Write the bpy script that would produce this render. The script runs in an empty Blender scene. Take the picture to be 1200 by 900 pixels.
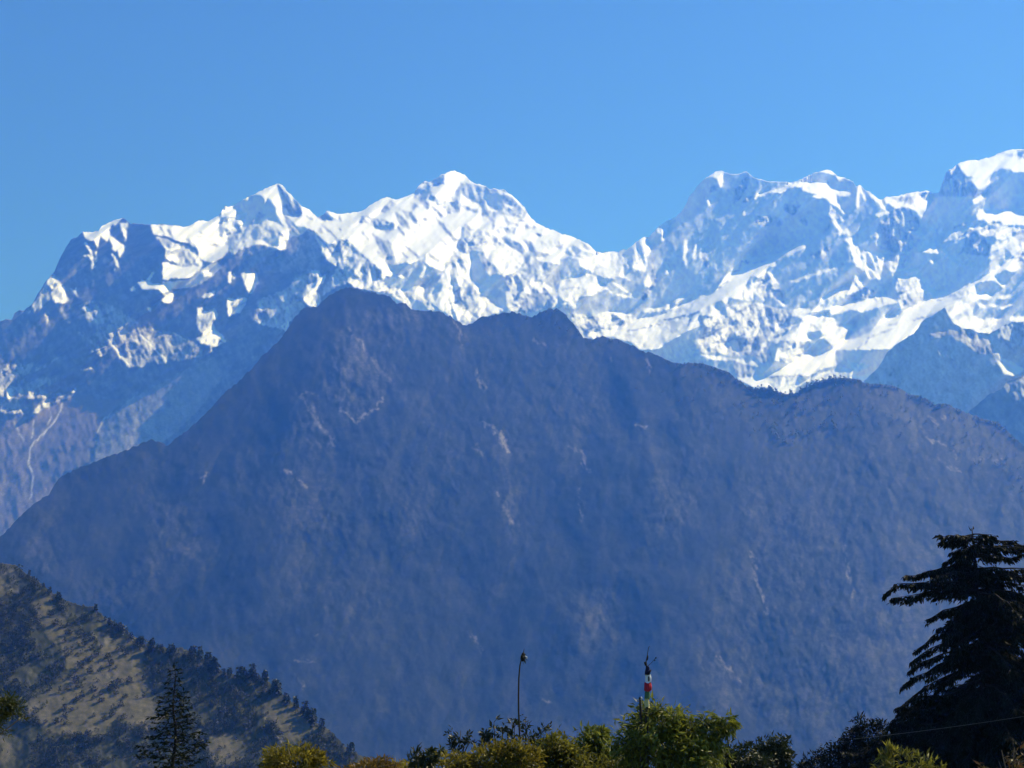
import bpy, math, random
import numpy as np

# ------------------------------------------------------------------ camera, light, exposure
S = bpy.context.scene
COL = S.collection
PITCH = math.radians(14.0)
FPX = 1648.0                       # focal length in photo pixels (photo 1200 wide)
CAM_Z = 1.7
cam_d = bpy.data.cameras.new('camera')
cam = bpy.data.objects.new('camera', cam_d)
COL.objects.link(cam)
cam.location = (0, 0, CAM_Z)
cam.rotation_euler = (math.pi / 2 + PITCH, 0, 0)
cam_d.sensor_width = 36.0
cam_d.lens = 36.0 * FPX / 1200.0
cam_d.clip_start = 0.3
cam_d.clip_end = 90000
S.camera = cam

SUN_AZ, SUN_EL = math.radians(60.0), math.radians(44.0)      # azimuth to the right of the view (+y)
LX = math.cos(SUN_EL) * math.sin(SUN_AZ)
LY = math.cos(SUN_EL) * math.cos(SUN_AZ)
LZ = math.sin(SUN_EL)
from mathutils import Vector, Matrix
sd = bpy.data.lights.new('sun', 'SUN')
sd.energy = 5.0
sd.angle = math.radians(0.5)
sd.color = (1.0, 0.97, 0.95)
sun = bpy.data.objects.new('sun', sd)
COL.objects.link(sun)
sun.location = (300, 200, 400)
sun.rotation_euler = Vector((LX, LY, LZ)).to_track_quat('Z', 'Y').to_euler()

world = bpy.data.worlds.new('World')
S.world = world
world.use_nodes = True
wn = world.node_tree
bg = wn.nodes['Background']
sky = wn.nodes.new('ShaderNodeTexSky')
sky.sky_type = 'NISHITA'
sky.sun_disc = False
sky.sun_elevation = SUN_EL
sky.sun_rotation = SUN_AZ
sky.altitude = 2500
sky.air_density = 1.0
sky.dust_density = 0.0
sky.ozone_density = 3.0
tint = wn.nodes.new('ShaderNodeMix')          # the deep blue of a dry high-altitude sky
tint.data_type = 'RGBA'; tint.blend_type = 'MULTIPLY'
tint.inputs[0].default_value = 1.0
tint.inputs[7].default_value = (0.375, 0.59, 0.69, 1)
wn.links.new(sky.outputs[0], tint.inputs[6])
wn.links.new(tint.outputs[2], bg.inputs[0])
bg.inputs[1].default_value = 0.125

S.view_settings.view_transform = 'Standard'
S.view_settings.look = 'None'
S.view_settings.exposure = 0.34
S.view_settings.gamma = 1.0
S.view_settings.use_curve_mapping = False
S.render.engine = 'CYCLES'
S.cycles.use_denoising = True
S.cycles.max_bounces = 8
S.cycles.volume_bounces = 4
S.cycles.diffuse_bounces = 2
S.cycles.transparent_max_bounces = 8

HAZE_DENSITY = 1.08e-4
HAZE_COLOR = (0.048, 0.182, 0.79)

rnd = random.Random(7)
rng = np.random.default_rng(11)


def tag(o, label=None, cat=None, group=None, kind=None):
    if label: o['label'] = label
    if cat: o['category'] = cat
    if group: o['group'] = group
    if kind: o['kind'] = kind
    return o


def px_st(px, py):
    """photo pixel -> tangents (x/y, z/y) of its direction in the world"""
    a = (np.asarray(px, float) - 600.0)
    b = (450.0 - np.asarray(py, float))
    y = FPX * math.cos(PITCH) - b * math.sin(PITCH)
    z = FPX * math.sin(PITCH) + b * math.cos(PITCH)
    return a / y, z / y


def at(px, py, dist):
    """world point at horizontal distance dist along a direction of the photo"""
    s, t = px_st(px, py)
    return Vector((float(s) * dist, dist, CAM_Z + float(t) * dist))


# ------------------------------------------------------------------ noise
def _hash(ix, iy, seed):
    h = (ix.astype(np.int64) * 374761393 + iy.astype(np.int64) * 668265263 + seed * 974634777) & 0xFFFFFFFF
    h = ((h ^ (h >> 13)) * 1274126177) & 0xFFFFFFFF
    h = h ^ (h >> 16)
    return (h & 0xFFFF).astype(np.float64) / 32767.5 - 1.0


def vnoise(x, y, seed):
    ix, iy = np.floor(x), np.floor(y)
    fx, fy = x - ix, y - iy
    u = fx * fx * fx * (fx * (fx * 6 - 15) + 10)
    v = fy * fy * fy * (fy * (fy * 6 - 15) + 10)
    a, b = _hash(ix, iy, seed), _hash(ix + 1, iy, seed)
    c, d = _hash(ix, iy + 1, seed), _hash(ix + 1, iy + 1, seed)
    return (a + (b - a) * u) * (1 - v) + (c + (d - c) * u) * v


def fbm(x, y, seed, octaves=4, gain=0.55):
    out, amp, tot, f = 0, 1.0, 0, 1.0
    for o in range(octaves):
        out = out + amp * vnoise(x * f + 17.3 * o, y * f - 9.1 * o, seed + o * 31)
        tot += amp; amp *= gain; f *= 2.03
    return out / tot * 1.6


def ridged(x, y, seed, octaves=4, gain=0.55):
    out, amp, tot, f = 0, 1.0, 0, 1.0
    for o in range(octaves):
        out = out + amp * (1 - 2 * np.abs(vnoise(x * f + 5.7 * o, y * f + 3.3 * o, seed + o * 17)))
        tot += amp; amp *= gain; f *= 2.1
    return out / tot


def facets(x, y, seed):
    """one random value per irregular cell: flat facets that meet along creases"""
    ix, iy = np.floor(x), np.floor(y)
    best = np.full(x.shape, 1e9); val = np.zeros(x.shape)
    for dy in (-1, 0, 1):
        for dx in (-1, 0, 1):
            cx, cy = ix + dx, iy + dy
            px = cx + .5 + .48 * _hash(cx, cy, seed); py = cy + .5 + .48 * _hash(cx, cy, seed + 7)
            d = (px - x) ** 2 + (py - y) ** 2
            v = _hash(cx, cy, seed + 13)
            m = d < best
            best = np.where(m, d, best); val = np.where(m, v, val)
    return val

# ------------------------------------------------------------------ survey of the mountains
# survey sheets: origin and scale of each, in directions seen from the terrace
WIN = {'P': (0, 0, 1.0), 'A': (0, 250, 7.5), 'B': (140, 220, 7.5), 'C': (140, 310, 7.5), 'D': (280, 200, 7.5), 'E': (280, 290, 7.5),
       'F': (400, 190, 7.5), 'G': (400, 280, 7.5), 'H': (540, 190, 7.5), 'I': (540, 280, 7.5), 'J': (680, 190, 7.5),
       'K': (680, 290, 7.5), 'L': (820, 190, 7.5), 'M': (820, 280, 7.5), 'N': (820, 370, 7.5), 'O': (940, 200, 8.571),
       'Q': (960, 290, 7.5), 'R': (1060, 165, 8.571), 'S': (1060, 250, 8.571), 'T': (1040, 330, 7.5), 'U': (880, 400, 7.5),
       'V': (1040, 420, 7.5), 'X': (0, 340, 7.5), 'Y': (0, 440, 7.5), 'Z': (300, 320, 3.0), 'a': (0, 640, 3.46),
       'b': (900, 330, 4.0), 'c': (680, 330, 4.0), 'd': (150, 740, 4.0), 'e': (0, 380, 3.46)}

CREST_SNOW = """-170,470 -110,440 -60,415 -25,392 0,377 6,374 14,374 17,367 23,363 28,364 37,357 45,343 53,331 58,325 64,318 72,299 80,286 83,281
92,277 97,271 105,272 115,271 119,265 128,261 135,258 145,255 151,260 153,262 175,263 179,263 204,264 215,266 223,264 233,258 244,259 256,253
259,248 264,242 273,241 281,237 289,232 300,226 309,222 319,218 325,215 331,217 336,223 344,231 352,241 363,246 372,255 379,251 383,247 392,250
401,251 413,249 425,247 432,242 443,235 451,231 457,232 465,234 477,229 485,227 488,221 493,216 497,212 503,214 508,211 516,205 528,200 536,201
545,205 549,210 556,215 567,217 573,221 580,221 591,223 599,228 607,235 615,243 620,253 628,261 639,266 656,273 671,277 681,282 689,286 697,294
707,297 715,295 724,296 727,293 735,292 747,283 755,277 761,277 768,270 771,266 783,258 793,253 800,246 805,237 807,230 813,225 817,219 824,211
831,206 840,201 848,201 852,203 860,204 869,203 875,201 883,207 889,210 903,213 916,213 927,214 939,210 945,207 956,202 968,199 975,201 981,206
991,209 1000,213 1003,219 1008,217 1015,223 1019,225 1029,233 1034,234 1038,231 1047,230 1057,228 1068,226 1083,223 1089,224 1094,227 1101,225
1104,215 1109,201 1115,198 1123,191 1135,188 1149,187 1163,184 1169,180 1177,177 1186,175 1200,175 1230,168 1270,182 1320,215 1380,250"""
FOOT_SNOW = "-170,760 0,660 60,600 200,545 260,490 330,425 380,385 410,365 545,410 600,395 690,425 760,440 860,475 920,495 980,500 1060,500 1200,560 1380,640"

CREST_RIDGE = """930,540 960,505 990,474 1005,459 1011,447 1028,432 1040,413 1051,403 1072,390 1079,379 1085,373 1096,367 1107,360 1111,369 1116,377
1127,385 1139,386 1147,390 1160,391 1173,383 1187,378 1200,377 1230,365 1280,350 1380,330"""
FOOT_RIDGE = "930,560 1040,500 1100,510 1200,570 1380,640"
CREST_SPUR = "1100,520 1120,500 1139,479 1150,470 1160,461 1173,456 1180,447 1200,440 1240,425 1300,400 1380,385"
FOOT_SPUR = "1100,540 1150,530 1200,580 1380,650"

CREST_FOREST = """-190,810 -100,722 0,630 20,608 35,594 58,579 69,560 81,553 107,543 124,536 162,522 176,515 197,521 220,504 248,478 263,461 285,442 307,418
324,403 336,387 345,373 356,361 372,359 377,354 393,342 402,337 413,337 423,341 440,344 451,345 457,348 464,355 475,355 480,361 493,364 513,365
527,371 535,376 547,382 555,377 563,372 589,367 600,365 609,367 621,372 628,369 633,365 647,363 653,361 659,365 664,371 673,380 680,391 684,396
697,397 704,394 724,398 744,406 755,412 767,414 790,426 805,425 825,426 855,437 865,446 880,455 900,456 911,459 921,462 935,461 940,456 953,449
969,445 987,443 1009,445 1013,449 1027,450 1048,452 1057,457 1067,463 1084,466 1097,475 1108,473 1121,479 1133,484 1153,491 1168,494 1177,501
1184,509 1197,521 1215,535 1260,560 1320,600 1380,640"""
FOOT_FOREST = "-190,960 1380,960"
CREST_HILL = """-190,600 -90,632 -40,648 0,660 17,663 43,678 58,692 72,702 92,709 110,711 124,724 144,735 159,747 170,754 185,758 214,760 228,764 243,776
254,784 269,790 298,792 310,793 318,802 335,818 350,828 370,846 390,859 402,873 425,886 450,893 480,905 520,925 560,945"""
FOOT_HILL = "-190,930 560,965"

# cover classes: (sunlit share shaped into the slope, snow, earth, relief roughness, cover roughness, fluting)
CLS = {'L': (1.0, 1.0, 0, .11, .04, .05), 'W': (1.0, 1.0, 0, .08, .03, 0), 'l': (.62, 1.0, 0, .35, .2, .1), 'S': (0.02, .78, 0, .07, .20, .07), 's': (.13, .44, 0, .32, .35, .25),  # shaded-snow classes hold less snow, so part of their shade is colour
       'B': (.02, .16, 0, .12, .18, .15), 'R': (.01, .04, 0, .07, .10, .08), 'G': (.46, .58, 0, .26, .25, .2), 'X': (.64, .86, 0, .52, .28, .12),
       'x': (.38, .74, 0, .50, .34, .15), 'F': (.62, .95, 0, .35, .12, .85), 'K': (.22, .26, .1, .32, .30, .30), 'k': (.42, .30, .3, .50, .40, .25),
       'E': (.17, .0, 1.0, .10, .05, .10), 'g': (.40, .38, .3, .05, .05, 0), 'V': (.50, 1.0, 0, .32, .12, .22), 'Y': (.94, 1.0, 0, .38, .10, .05),
       'p': (.03, .44, 0, .07, .20, .06), 'j': (.18, .16, .30, .07, .10, .10), 't': (.26, .64, 0, .18, .22, .2), 'u': (.07, .86, 0, .09, .16, .10)}

SURVEY_SNOW = """
R P -200,300 440,300 440,700 -200,700
S P 440,150 1400,150 1400,700 440,700
S P 250,225 330,200 460,240 440,300 330,300 250,290
L A 730,160 790,165 870,160 890,110 1000,65 1085,40 1010,110 990,100 960,140 980,200 1040,250 1110,290 1090,340 1060,390 1030,310 990,290 960,220 940,250 900,220 880,190 870,310 830,240 800,250 740,200
l A 1060,80 1125,85 1115,180 1105,250 1090,180 1060,120
L A 990,290 1040,310 1020,340 990,320
-l3 A 760,270 800,330 820,400 825,480
-l2 A 740,375 780,380 830,440
-l2 A 850,350 850,420
-l2.5 A 990,360 1020,410 1035,470
l A 995,490 1025,490 1015,520
X A 410,610 440,580 470,545 560,650 610,770 590,790 540,800 450,710 470,680 430,640
L A 450,710 520,740 570,795 480,790
-L2 A 420,620 460,660
l A 615,665 650,690 680,655 670,690 690,740 650,710
s A 250,880 400,620 440,640 450,760 330,860
L B 275,322 480,330 560,343 620,325 700,280 780,290 880,245 900,330 880,420 920,470 960,570 910,610 820,660 740,650 700,600 690,540 640,490 560,490 480,455 400,425 300,415
L B 900,200 1000,158 1060,190 1125,250 1000,262 900,265
G B 320,430 400,450 540,500 680,560 680,620 640,680 560,700 430,640 400,600 420,540 330,450
L B 330,435 360,470 430,540 530,520 540,535 440,560 400,530
L B 400,625 480,590 525,625 530,670 440,640
L B 600,540 690,600 680,640 640,600
L B 385,660 440,665 560,700 640,690 700,600 745,690 700,730 640,800 540,800 460,795 420,815 375,810
-G2.5 B 360,350 400,410
-G3 B 435,380 470,440
-G4 B 610,465 655,510
-G2.5 B 790,505 880,515
-G2 B 700,390 750,410
-G2 B 690,440 720,430
-s4 B 660,670 690,680
x B 870,300 1000,275 1130,265 1200,200 1200,460 1150,540 1000,590 940,520 920,440 880,400
L B 920,310 980,290 1005,350 950,370 890,340
L B 1045,270 1085,280 1070,330 1045,320
L B 920,500 960,510 960,560 930,570
L B 1060,520 1090,460 1110,490 1080,550
L B 1120,490 1145,490 1135,550 1110,540
L B 1120,430 1180,410 1170,440 1120,450
S B 380,830 640,810 720,720 850,650 900,700 800,800 650,880 400,900
L B 735,740 810,740 805,785 740,775
L C 165,170 200,140 260,150 290,180 400,175 450,210 480,260 480,300 460,345 400,345 370,320 410,280 350,220 200,220
-s3 C 415,255 440,240
l C 85,220 140,190 140,230 95,240
L C 245,380 280,380 280,420 255,415
-l3 C 300,80 260,135
L C 960,70 990,70 980,160 955,165
L C 1000,80 1025,85 1015,130 995,130
X C 1070,30 1100,0 1160,10 1200,60 1230,170 1200,200 1180,240 1150,265 1110,180 1080,100
L C 1120,80 1180,110 1190,190 1160,160 1150,260 1120,190
-l2 C 1090,60 1120,190
l C 725,290 800,240 850,235 820,280 740,305
l C 680,370 730,380 740,420 800,410 840,390 865,440 850,490 820,490 830,550 870,600 940,670 935,700 870,650 880,710 800,720 720,700 680,660 750,610 700,580 680,500 690,430
L C 700,650 830,570 880,620 830,640 750,660
L C 700,672 800,690 910,690 850,720 760,705
L C 830,400 860,440 845,490 825,470
L C 890,620 940,670 930,700 880,650
G C 750,450 790,540 740,600 710,520
-l2 C 810,720 820,770
X C 955,295 1050,320 1120,310 1110,360 1070,430 1000,440 970,460 950,380
L C 955,340 985,340 990,440 965,455
L C 1040,350 1075,380 1060,420
G C 990,370 1030,390 1000,430
K C 0,420 200,540 480,600 680,700 830,770 600,840 400,870 200,900 0,900
-l2 C 180,620 300,730 420,860
-l1.5 C 480,610 580,660
-l1.5 C 0,780 70,840
-k2 C 10,440 90,560 150,640
-k2 C 330,580 520,790
-k2 C 560,620 700,760 820,770
L D 110,210 220,172 340,112 345,160 370,260 390,340 400,400 430,480 450,580 430,620 410,560 400,500 330,390 320,330 290,260 250,250 240,300 220,240 190,220
S D 0,290 120,225 210,230 230,350 240,400 100,500 30,500 70,400 20,330
s D 180,370 240,390 100,500 60,510
S D 250,280 290,260 330,340 370,480 270,430 240,370
L D 60,240 95,235 85,265 60,270
L D 0,340 75,395 60,410 0,400
x D 0,500 270,440 430,530 420,600 350,570 200,600 100,620 0,660
L D 270,440 330,465 410,510 440,580 400,580 330,510 270,480
L D 120,620 200,615 270,660 350,680 360,580 405,580 415,660 400,710 370,700 290,670 150,660
L D 60,620 100,620 90,690 65,690
L D 0,640 30,600 30,660 5,690
s D 345,120 380,180 410,190 470,270 540,310 550,390 500,440 450,390 400,340 370,230
-R3 D 350,140 380,180
-B4 D 420,320 470,390
-B4 D 510,310 545,380
L D 345,112 400,135 480,230 470,270 420,200 380,165
L D 540,305 620,340 750,450 860,600 850,640 780,650 690,560 620,520 570,500 480,420 560,390
L D 765,350 840,370 1000,365 1100,350 1200,285 1200,820 1120,780 1050,700 990,620 900,600 860,610 750,460 800,440 860,430
B D 690,415 770,375 840,440 740,445
G D 390,390 450,450 520,520 540,560 450,540 420,470
L D 400,390 520,500 600,500 480,420
-G2 D 740,480 860,600
-G4 D 890,410 905,450
-G2.5 D 890,520 960,540
-G4 D 715,520 730,540
G D 1040,440 1120,480 1130,520 1060,490
-G2 D 600,410 650,430
B D 430,620 470,580 530,580 620,512 665,545 700,640 740,760 750,900 0,900 0,700 190,650 290,690 370,710 410,690
-R2.5 D 560,600 500,760 420,820
-s2 D 540,650 510,740
V D 690,590 740,640 870,800 860,850 780,800 740,730
-B2 D 700,590 800,700 880,800
x D 800,680 900,610 980,620 1060,720 1110,780 1200,830 1200,900 880,900 880,820 830,740
B D 880,620 980,620 1000,700 900,740 840,700
L D 1040,740 1090,750 1100,780
s E 150,480 400,380 560,250 640,240 580,420 570,540 450,660 380,720 220,690
s E 730,430 760,330 870,190 960,190 980,310 860,350
-K2 E 470,310 550,250 630,230
X E 640,200 700,210 720,260 775,245 740,310 710,340 690,390 720,430 730,480 680,530 610,520 570,470 560,420 590,340 640,330 660,290
L E 590,345 650,370 690,320 705,350 660,420 610,390
L E 720,260 775,245 735,310
B E 640,260 700,270 690,310 610,310
X E 970,200 1050,190 1130,260 1200,260 1200,390 1080,370 1000,330
L E 1040,330 1110,320 1110,370 1050,365
B E 1040,260 1130,260 1110,300 1050,300
-l2 E 150,640 220,690
-l2 E 380,700 415,740 440,660
-l3 E 0,460 60,455
k E 90,560 240,520 300,560 200,660 120,640
L F 0,455 170,430 240,385 320,330 380,305 430,310 490,325 580,285 640,275 660,230 700,190 730,160 770,175 810,155 870,105 960,70 1020,80 1090,105 1120,145 1170,185 1260,240 1260,560 1100,560 1030,700 970,860 900,900 620,900 560,880 480,900 290,900 80,690 0,680
x F 640,280 700,195 730,165 770,180 900,110 920,190 780,235 800,290 870,330 960,350 1080,340 1050,440 960,460 880,400 760,330 780,400 700,340
L F 930,80 1020,85 1030,160 990,200 940,200 920,140
L F 1040,100 1090,115 1080,150 1030,150
L F 800,270 900,240 980,230 950,260 850,300
L F 860,300 960,320 930,340
L F 520,350 600,320 640,330 600,360 640,440 560,400
t F 1030,170 1140,180 1260,230 1200,360 1120,330 1000,350 960,320 1010,260 1050,210
G F 340,440 430,340 480,370 450,400 380,450
L F 230,420 300,350 420,330 380,380 330,440
G F 480,440 540,480 620,580 580,590 500,530
G F 510,410 620,440 680,540 600,500
G F 600,350 690,390 640,420
G F 720,490 790,480 780,520 730,520
x F 200,470 350,500 470,540 460,600 400,640 330,590 230,540 150,540
t F 370,560 470,540 460,600 400,640
G F 270,620 400,700 440,800 500,900 390,890 350,790
t F 400,680 440,720 480,850 420,880
-G5 F 660,300 700,340 770,400
-G4 F 800,400 850,440 890,480
G F 960,400 1050,400 1050,440 920,460
G F 1080,380 1200,420 1200,450 1100,430
-G2 F 830,490 900,580 1000,700
-G2 F 870,520 940,620
-G3 F 930,600 1010,690
-G2 F 600,590 660,620
-G2 F 620,510 690,560
-G2 F 500,570 560,640
-G2 F 880,680 940,730
-G2 F 570,740 690,840
-G2 F 490,760 580,840
-G3 F 330,800 420,890
-G2 F 190,620 240,690
u G 750,130 740,200 760,250 890,290 900,310 760,500 740,400 650,380 580,350 520,300 640,210
L G 750,132 830,170 920,240 900,290 790,250 740,210
-G4 G 780,140 850,195
L G 80,10 200,0 480,310 420,340 380,310 290,210 200,150
x G 0,20 80,20 200,150 300,230 400,340 500,310 640,420 700,400 760,540 830,630 700,620 600,620 440,490 230,450 80,400 30,290 0,250
s G 210,190 290,220 380,330 320,350 220,260
u G 380,350 560,340 640,420 640,470 500,440 400,420
L G 490,330 540,320 560,350 520,345
L G 640,470 700,400 740,440 720,500 770,560 730,550 680,480
L G 50,370 200,390 210,440 120,430
-l2 G 500,460 610,550
-l2 G 700,350 740,260
V G 760,500 900,310 940,250 960,400 940,560 900,640 830,600 780,550
u G 790,470 870,370 900,400 830,560
u G 610,520 720,560 760,620 640,620
F G 940,250 1130,150 1140,300 1200,400 1200,700 1100,760 960,680 920,640
s G 990,480 1080,400 1130,520 1060,600 1000,570
X G 1000,60 1130,0 1160,60 1130,160 980,260 930,230 960,190
u I 80,100 180,100 240,300 340,380 400,430 390,560 330,520 230,520 170,420 100,310
u I 0,40 60,70 80,130 0,120
L H 40,110 200,200 300,225 440,280 600,460 660,530 740,565 870,620 980,650 1120,715 1190,780 1190,900 0,900 0,560 0,100
t H 60,180 200,213 300,240 390,265 440,295 490,350 570,440 590,480 520,500 400,470 340,470 260,510 190,450 170,370 100,350 30,300 0,280 0,190
u H 200,290 330,270 380,310 370,430 270,400 220,340
L H 215,345 235,350 250,410 335,430 330,445 240,435 212,380
L H 390,370 470,390 460,410 400,400
X H 500,430 580,440 590,490 510,490
L H 330,255 390,265 370,295 340,285
-L2 H 400,275 470,310 510,360
G H 0,380 160,420 150,450 40,420
-G3 H 190,460 280,510
-G3 H 390,480 420,540 500,555
-G2 H 500,520 560,520
G H 560,560 680,570 620,600 570,590
G H 640,630 760,645 690,665
x H 300,560 500,580 480,640 350,600
-G3 H 290,520 290,590 340,620
t H 330,650 400,650 520,710 570,780 560,820 480,780 400,720
t H 550,690 620,700 660,780 800,820 740,840 640,830 600,770
X H 700,700 860,690 920,720 900,760 780,780 720,760
G H 810,745 915,720 890,760
u H 930,770 990,730 1060,780 1180,800 1150,860 1020,840 940,820 900,790
L H 980,720 1020,720 1130,790 1080,770
G H 1060,700 1140,750 1180,780 1100,770
-L3 H 950,750 1000,810
X H 50,560 300,640 430,780 550,850 550,900 0,900 0,600
-G3 H 45,560 100,605
-G2.5 H 230,640 280,690 330,690
u H 10,570 45,570 40,660 0,700
u I 80,100 180,100 240,300 340,380 400,430 390,560 330,520 230,520 170,420 100,310
X I 0,200 80,310 200,480 340,600 380,630 200,690 50,770 0,740
t I 20,440 90,400 180,560 120,640 40,600
L I 230,530 360,620 280,660 240,600
L I 20,130 75,140 75,170 20,150
-L2 I 75,180 80,300
Y I 180,60 260,20 380,60 460,100 550,180 530,270 390,340 330,300 240,110
G I 160,130 240,180 320,300 260,330 200,240
L I 660,160 740,200 860,150 850,190 740,215 690,190
t I 560,150 640,120 680,190 860,220 880,360 840,430 700,360 600,370 560,280
-V2 I 620,130 625,230
-V2 I 690,240 720,330
x I 400,310 560,290 640,370 840,440 860,560 800,620 680,640 560,660 420,620 400,480
L I 620,370 660,390 700,430 740,380 840,480 850,570 800,500 740,420 690,450 650,410
t I 620,480 700,470 760,580 700,620 560,640 500,560
L I 560,430 600,430 590,490 565,480
u I 870,190 960,150 1080,210 1140,290 1000,340 900,370 860,340
Y I 880,380 1000,340 1140,300 1200,330 1200,490 1100,460 1090,500 1000,560 900,540 850,480
-G2 I 900,450 1000,430 1080,440 1130,460
u I 1110,530 1190,520 1200,690 1120,690 1080,640
V I 880,560 1060,560 1030,620 900,620
t I 910,610 1030,620 1030,660 950,660
x I 930,650 1200,690 1200,880 1080,870 1030,780 960,690
L I 1070,720 1130,720 1100,740
L I 1150,870 1200,840 1200,880
F J 330,795 410,765 560,650 600,650 650,770 580,830 570,880 500,900 430,850 330,850
L J 200,800 260,785 330,795 340,850 390,900 0,900 120,830
L J 665,620 680,570 845,467 820,520 770,590 750,650 740,710 720,690 720,630
-s1.5 J 700,590 720,650
-s1.5 J 780,520 800,560
L L 75,130 160,80 215,85 215,165 185,230 165,190 150,140
L L 62,330 80,335 105,380 85,385
s L 380,150 440,130 420,210 350,340 300,360 310,250
s L 100,210 160,210 150,260 95,260
s L 400,320 480,290 430,350 380,360
-V3 L 390,420 395,460
-V3 L 460,710 510,680
s L 480,470 700,480 720,560 560,570 490,540
s L 740,370 900,380 830,480 760,440
s L 880,520 960,460 940,580
-s3 L 1180,470 1120,600
-V4 J 930,700 920,860
-V3 J 1020,740 1010,850
-V3 J 1070,740 1060,840
-V3 K 770,130 770,230
-V3 K 920,30 930,150
-V5 K 580,560 760,540 900,440
-s6 K 640,100 660,300 560,450
-s6 K 1090,50 1110,160
Y K 0,60 130,100 240,60 330,70 390,190 380,250 450,300 240,275 160,250 100,220 0,150
F K 320,60 580,60 590,200 640,330 560,360 590,220 500,200 420,190
L K 560,330 600,290 640,320 600,360
S K 0,160 80,210 0,260
Y K 0,270 100,230 210,340 320,420 200,370 150,400 100,430 60,440 0,420
S K 200,270 390,260 560,400 500,480 400,560 260,580 180,520 200,380 320,410
-l2 K 290,310 380,370 480,440
-l2 K 330,420 440,440
S K 30,470 180,450 170,590 120,620 30,600
x K 160,600 260,560 440,580 520,650 400,700 200,730 30,780 20,640
-L2.5 K 200,590 300,570 350,610 450,600
Y K 20,800 180,730 350,730 500,640 640,610 760,590 840,530 1190,390 1210,400 1130,470 1200,470 1200,560 1060,580 1070,680 900,760 740,850 690,900 520,900 480,850 340,800 200,780 130,800
-s2 K 950,690 1000,590 1050,560
-s1.5 K 740,640 980,600
-s1.5 K 420,740 700,680
L M 0,510 130,470 210,350 290,270 370,190 420,125 450,175 600,145 680,130 930,25 960,15 970,40 820,100 680,180 660,245 600,250 580,310 520,350 460,330 420,380 380,470 390,540 260,520 240,580 200,540 80,600 0,650
-s2 M 290,300 350,270 370,200
-s2 M 380,200 440,210
-s1.5 M 480,220 600,190
-s1.5 M 150,440 260,380
F M 390,380 480,340 470,560 400,540
V M 680,180 820,100 960,50 900,110 720,200
x M 480,400 600,290 700,430 740,490 760,600 640,520 560,540 500,480
L M 600,290 640,300 700,400 660,380
L M 640,490 680,530 780,600 740,600
Y M 0,650 170,600 230,760 240,830 180,900 0,900
s M 20,700 100,770 60,800
x M 240,580 500,560 830,650 800,800 650,900 240,900
s M 540,600 820,640 800,760 640,720
S M 690,200 960,60 1210,20 1210,450 1080,510 1000,600 880,610 800,580 700,380
-V3 M 810,380 1100,290 1180,260
s M 960,150 1160,60 1100,180
L M 830,630 900,610 990,630 1040,590 1080,520 1200,455 1200,500 1100,600 1060,640 960,660 840,680
V M 1060,560 1200,500 1200,580 1080,610
Y M 880,760 940,690 1040,700 1200,600 1200,900 900,900 660,900 790,820
S M 940,830 1100,790 1120,850 1000,900
S M 780,780 880,740 860,770 800,800
x N 0,0 230,0 240,200 340,330 300,370 220,340 0,330
L N 130,200 190,180 180,230 140,220
-l2 N 240,230 330,310 340,350
-l2 N 60,280 200,250
V N 400,130 520,110 490,250 420,230
s N 340,200 600,180 640,400 560,430 480,360 350,330
S N 0,370 130,440 290,500 330,545 560,540 680,480 540,440 300,400 220,350 0,340
V N 0,340 240,370 460,400 540,450 500,450 300,400 100,390
s N 300,400 480,450 500,500 480,540 330,545 300,470
W N 330,550 440,540 590,540 700,480 830,400 880,380 940,320 1020,360 1200,280 1200,430 1050,480 980,520 970,570 870,620 850,690 740,690 640,660 580,620 480,640 430,610
V N 580,550 860,530 970,560 860,610 850,700 740,700 640,650
-G2 N 600,545 860,530 960,545
S N 980,520 1200,440 1200,560 970,575
X N 660,400 680,300 740,230 920,220 930,320 880,380 760,420
S N 930,230 1100,200 1200,270 1020,355 950,320
L N 650,240 790,150 760,200 680,245
L N 760,110 870,70 800,120
L N 860,0 1050,0 1050,70 920,60
L N 1110,150 1200,130 1200,230 1130,220
L O 0,200 0,130 130,115 260,115 310,180 390,200 470,195 490,240 400,265 350,250 380,340 435,430 420,440 360,370 290,340 240,280 100,275 170,240 60,220
L L 480,320 520,280 720,240 800,190 1000,180 1060,180 960,215 800,220 720,270 600,270 500,325
x O 280,440 290,350 420,480 430,520 340,480
L O 280,430 310,440 330,490 290,470
-L3 O 330,510 390,600
-l3 O 380,640 450,600 480,650
L O 430,690 500,680 580,830 590,900 520,900 500,780
L O 150,15 180,2 300,0 350,40 300,42 240,18
L O 340,52 440,72 430,92 360,82
s O 350,90 520,105 500,130 370,115
-L2.5 O 570,160 565,360
-L2.5 O 590,160 635,300
L O 640,195 690,220 800,305 830,380 920,460 880,440 790,360 700,270
-L2 O 760,460 850,420
L O 825,285 1000,238 1110,218 1200,205 1200,470 1120,390 1000,360 960,390 880,350 840,310
G O 880,280 1100,255 1090,310 960,320
S O 440,450 560,380 720,470 740,640 560,700 480,560
s O 920,400 1060,370 1180,470 1190,600 1090,620 1150,760 1050,830 880,820 800,780 740,640 780,520
-V2 O 1020,420 1040,560
-V2 O 930,520 930,660
-V2 O 1010,620 1000,760
-V2 O 1070,640 1060,760
L O 1070,620 1200,600 1200,650 1110,660
X O 750,640 800,640 800,790 750,760
F Q 250,0 350,0 370,100 420,130 500,260 590,270 550,290 440,280 400,230 330,180 290,120
F Q 390,30 600,40 560,200 560,270 500,270
-L3 Q 390,60 430,150 510,270
-L2 Q 290,60 350,80
L Q 300,110 380,110 410,200 350,180
L Q 30,450 240,345 270,380 330,230 400,300 390,350 270,420 240,430 100,440
-s1.5 Q 300,290 380,380
s Q 270,430 400,350 500,380 480,440 300,480
V Q 30,470 240,420 260,480 60,540 0,550
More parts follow.
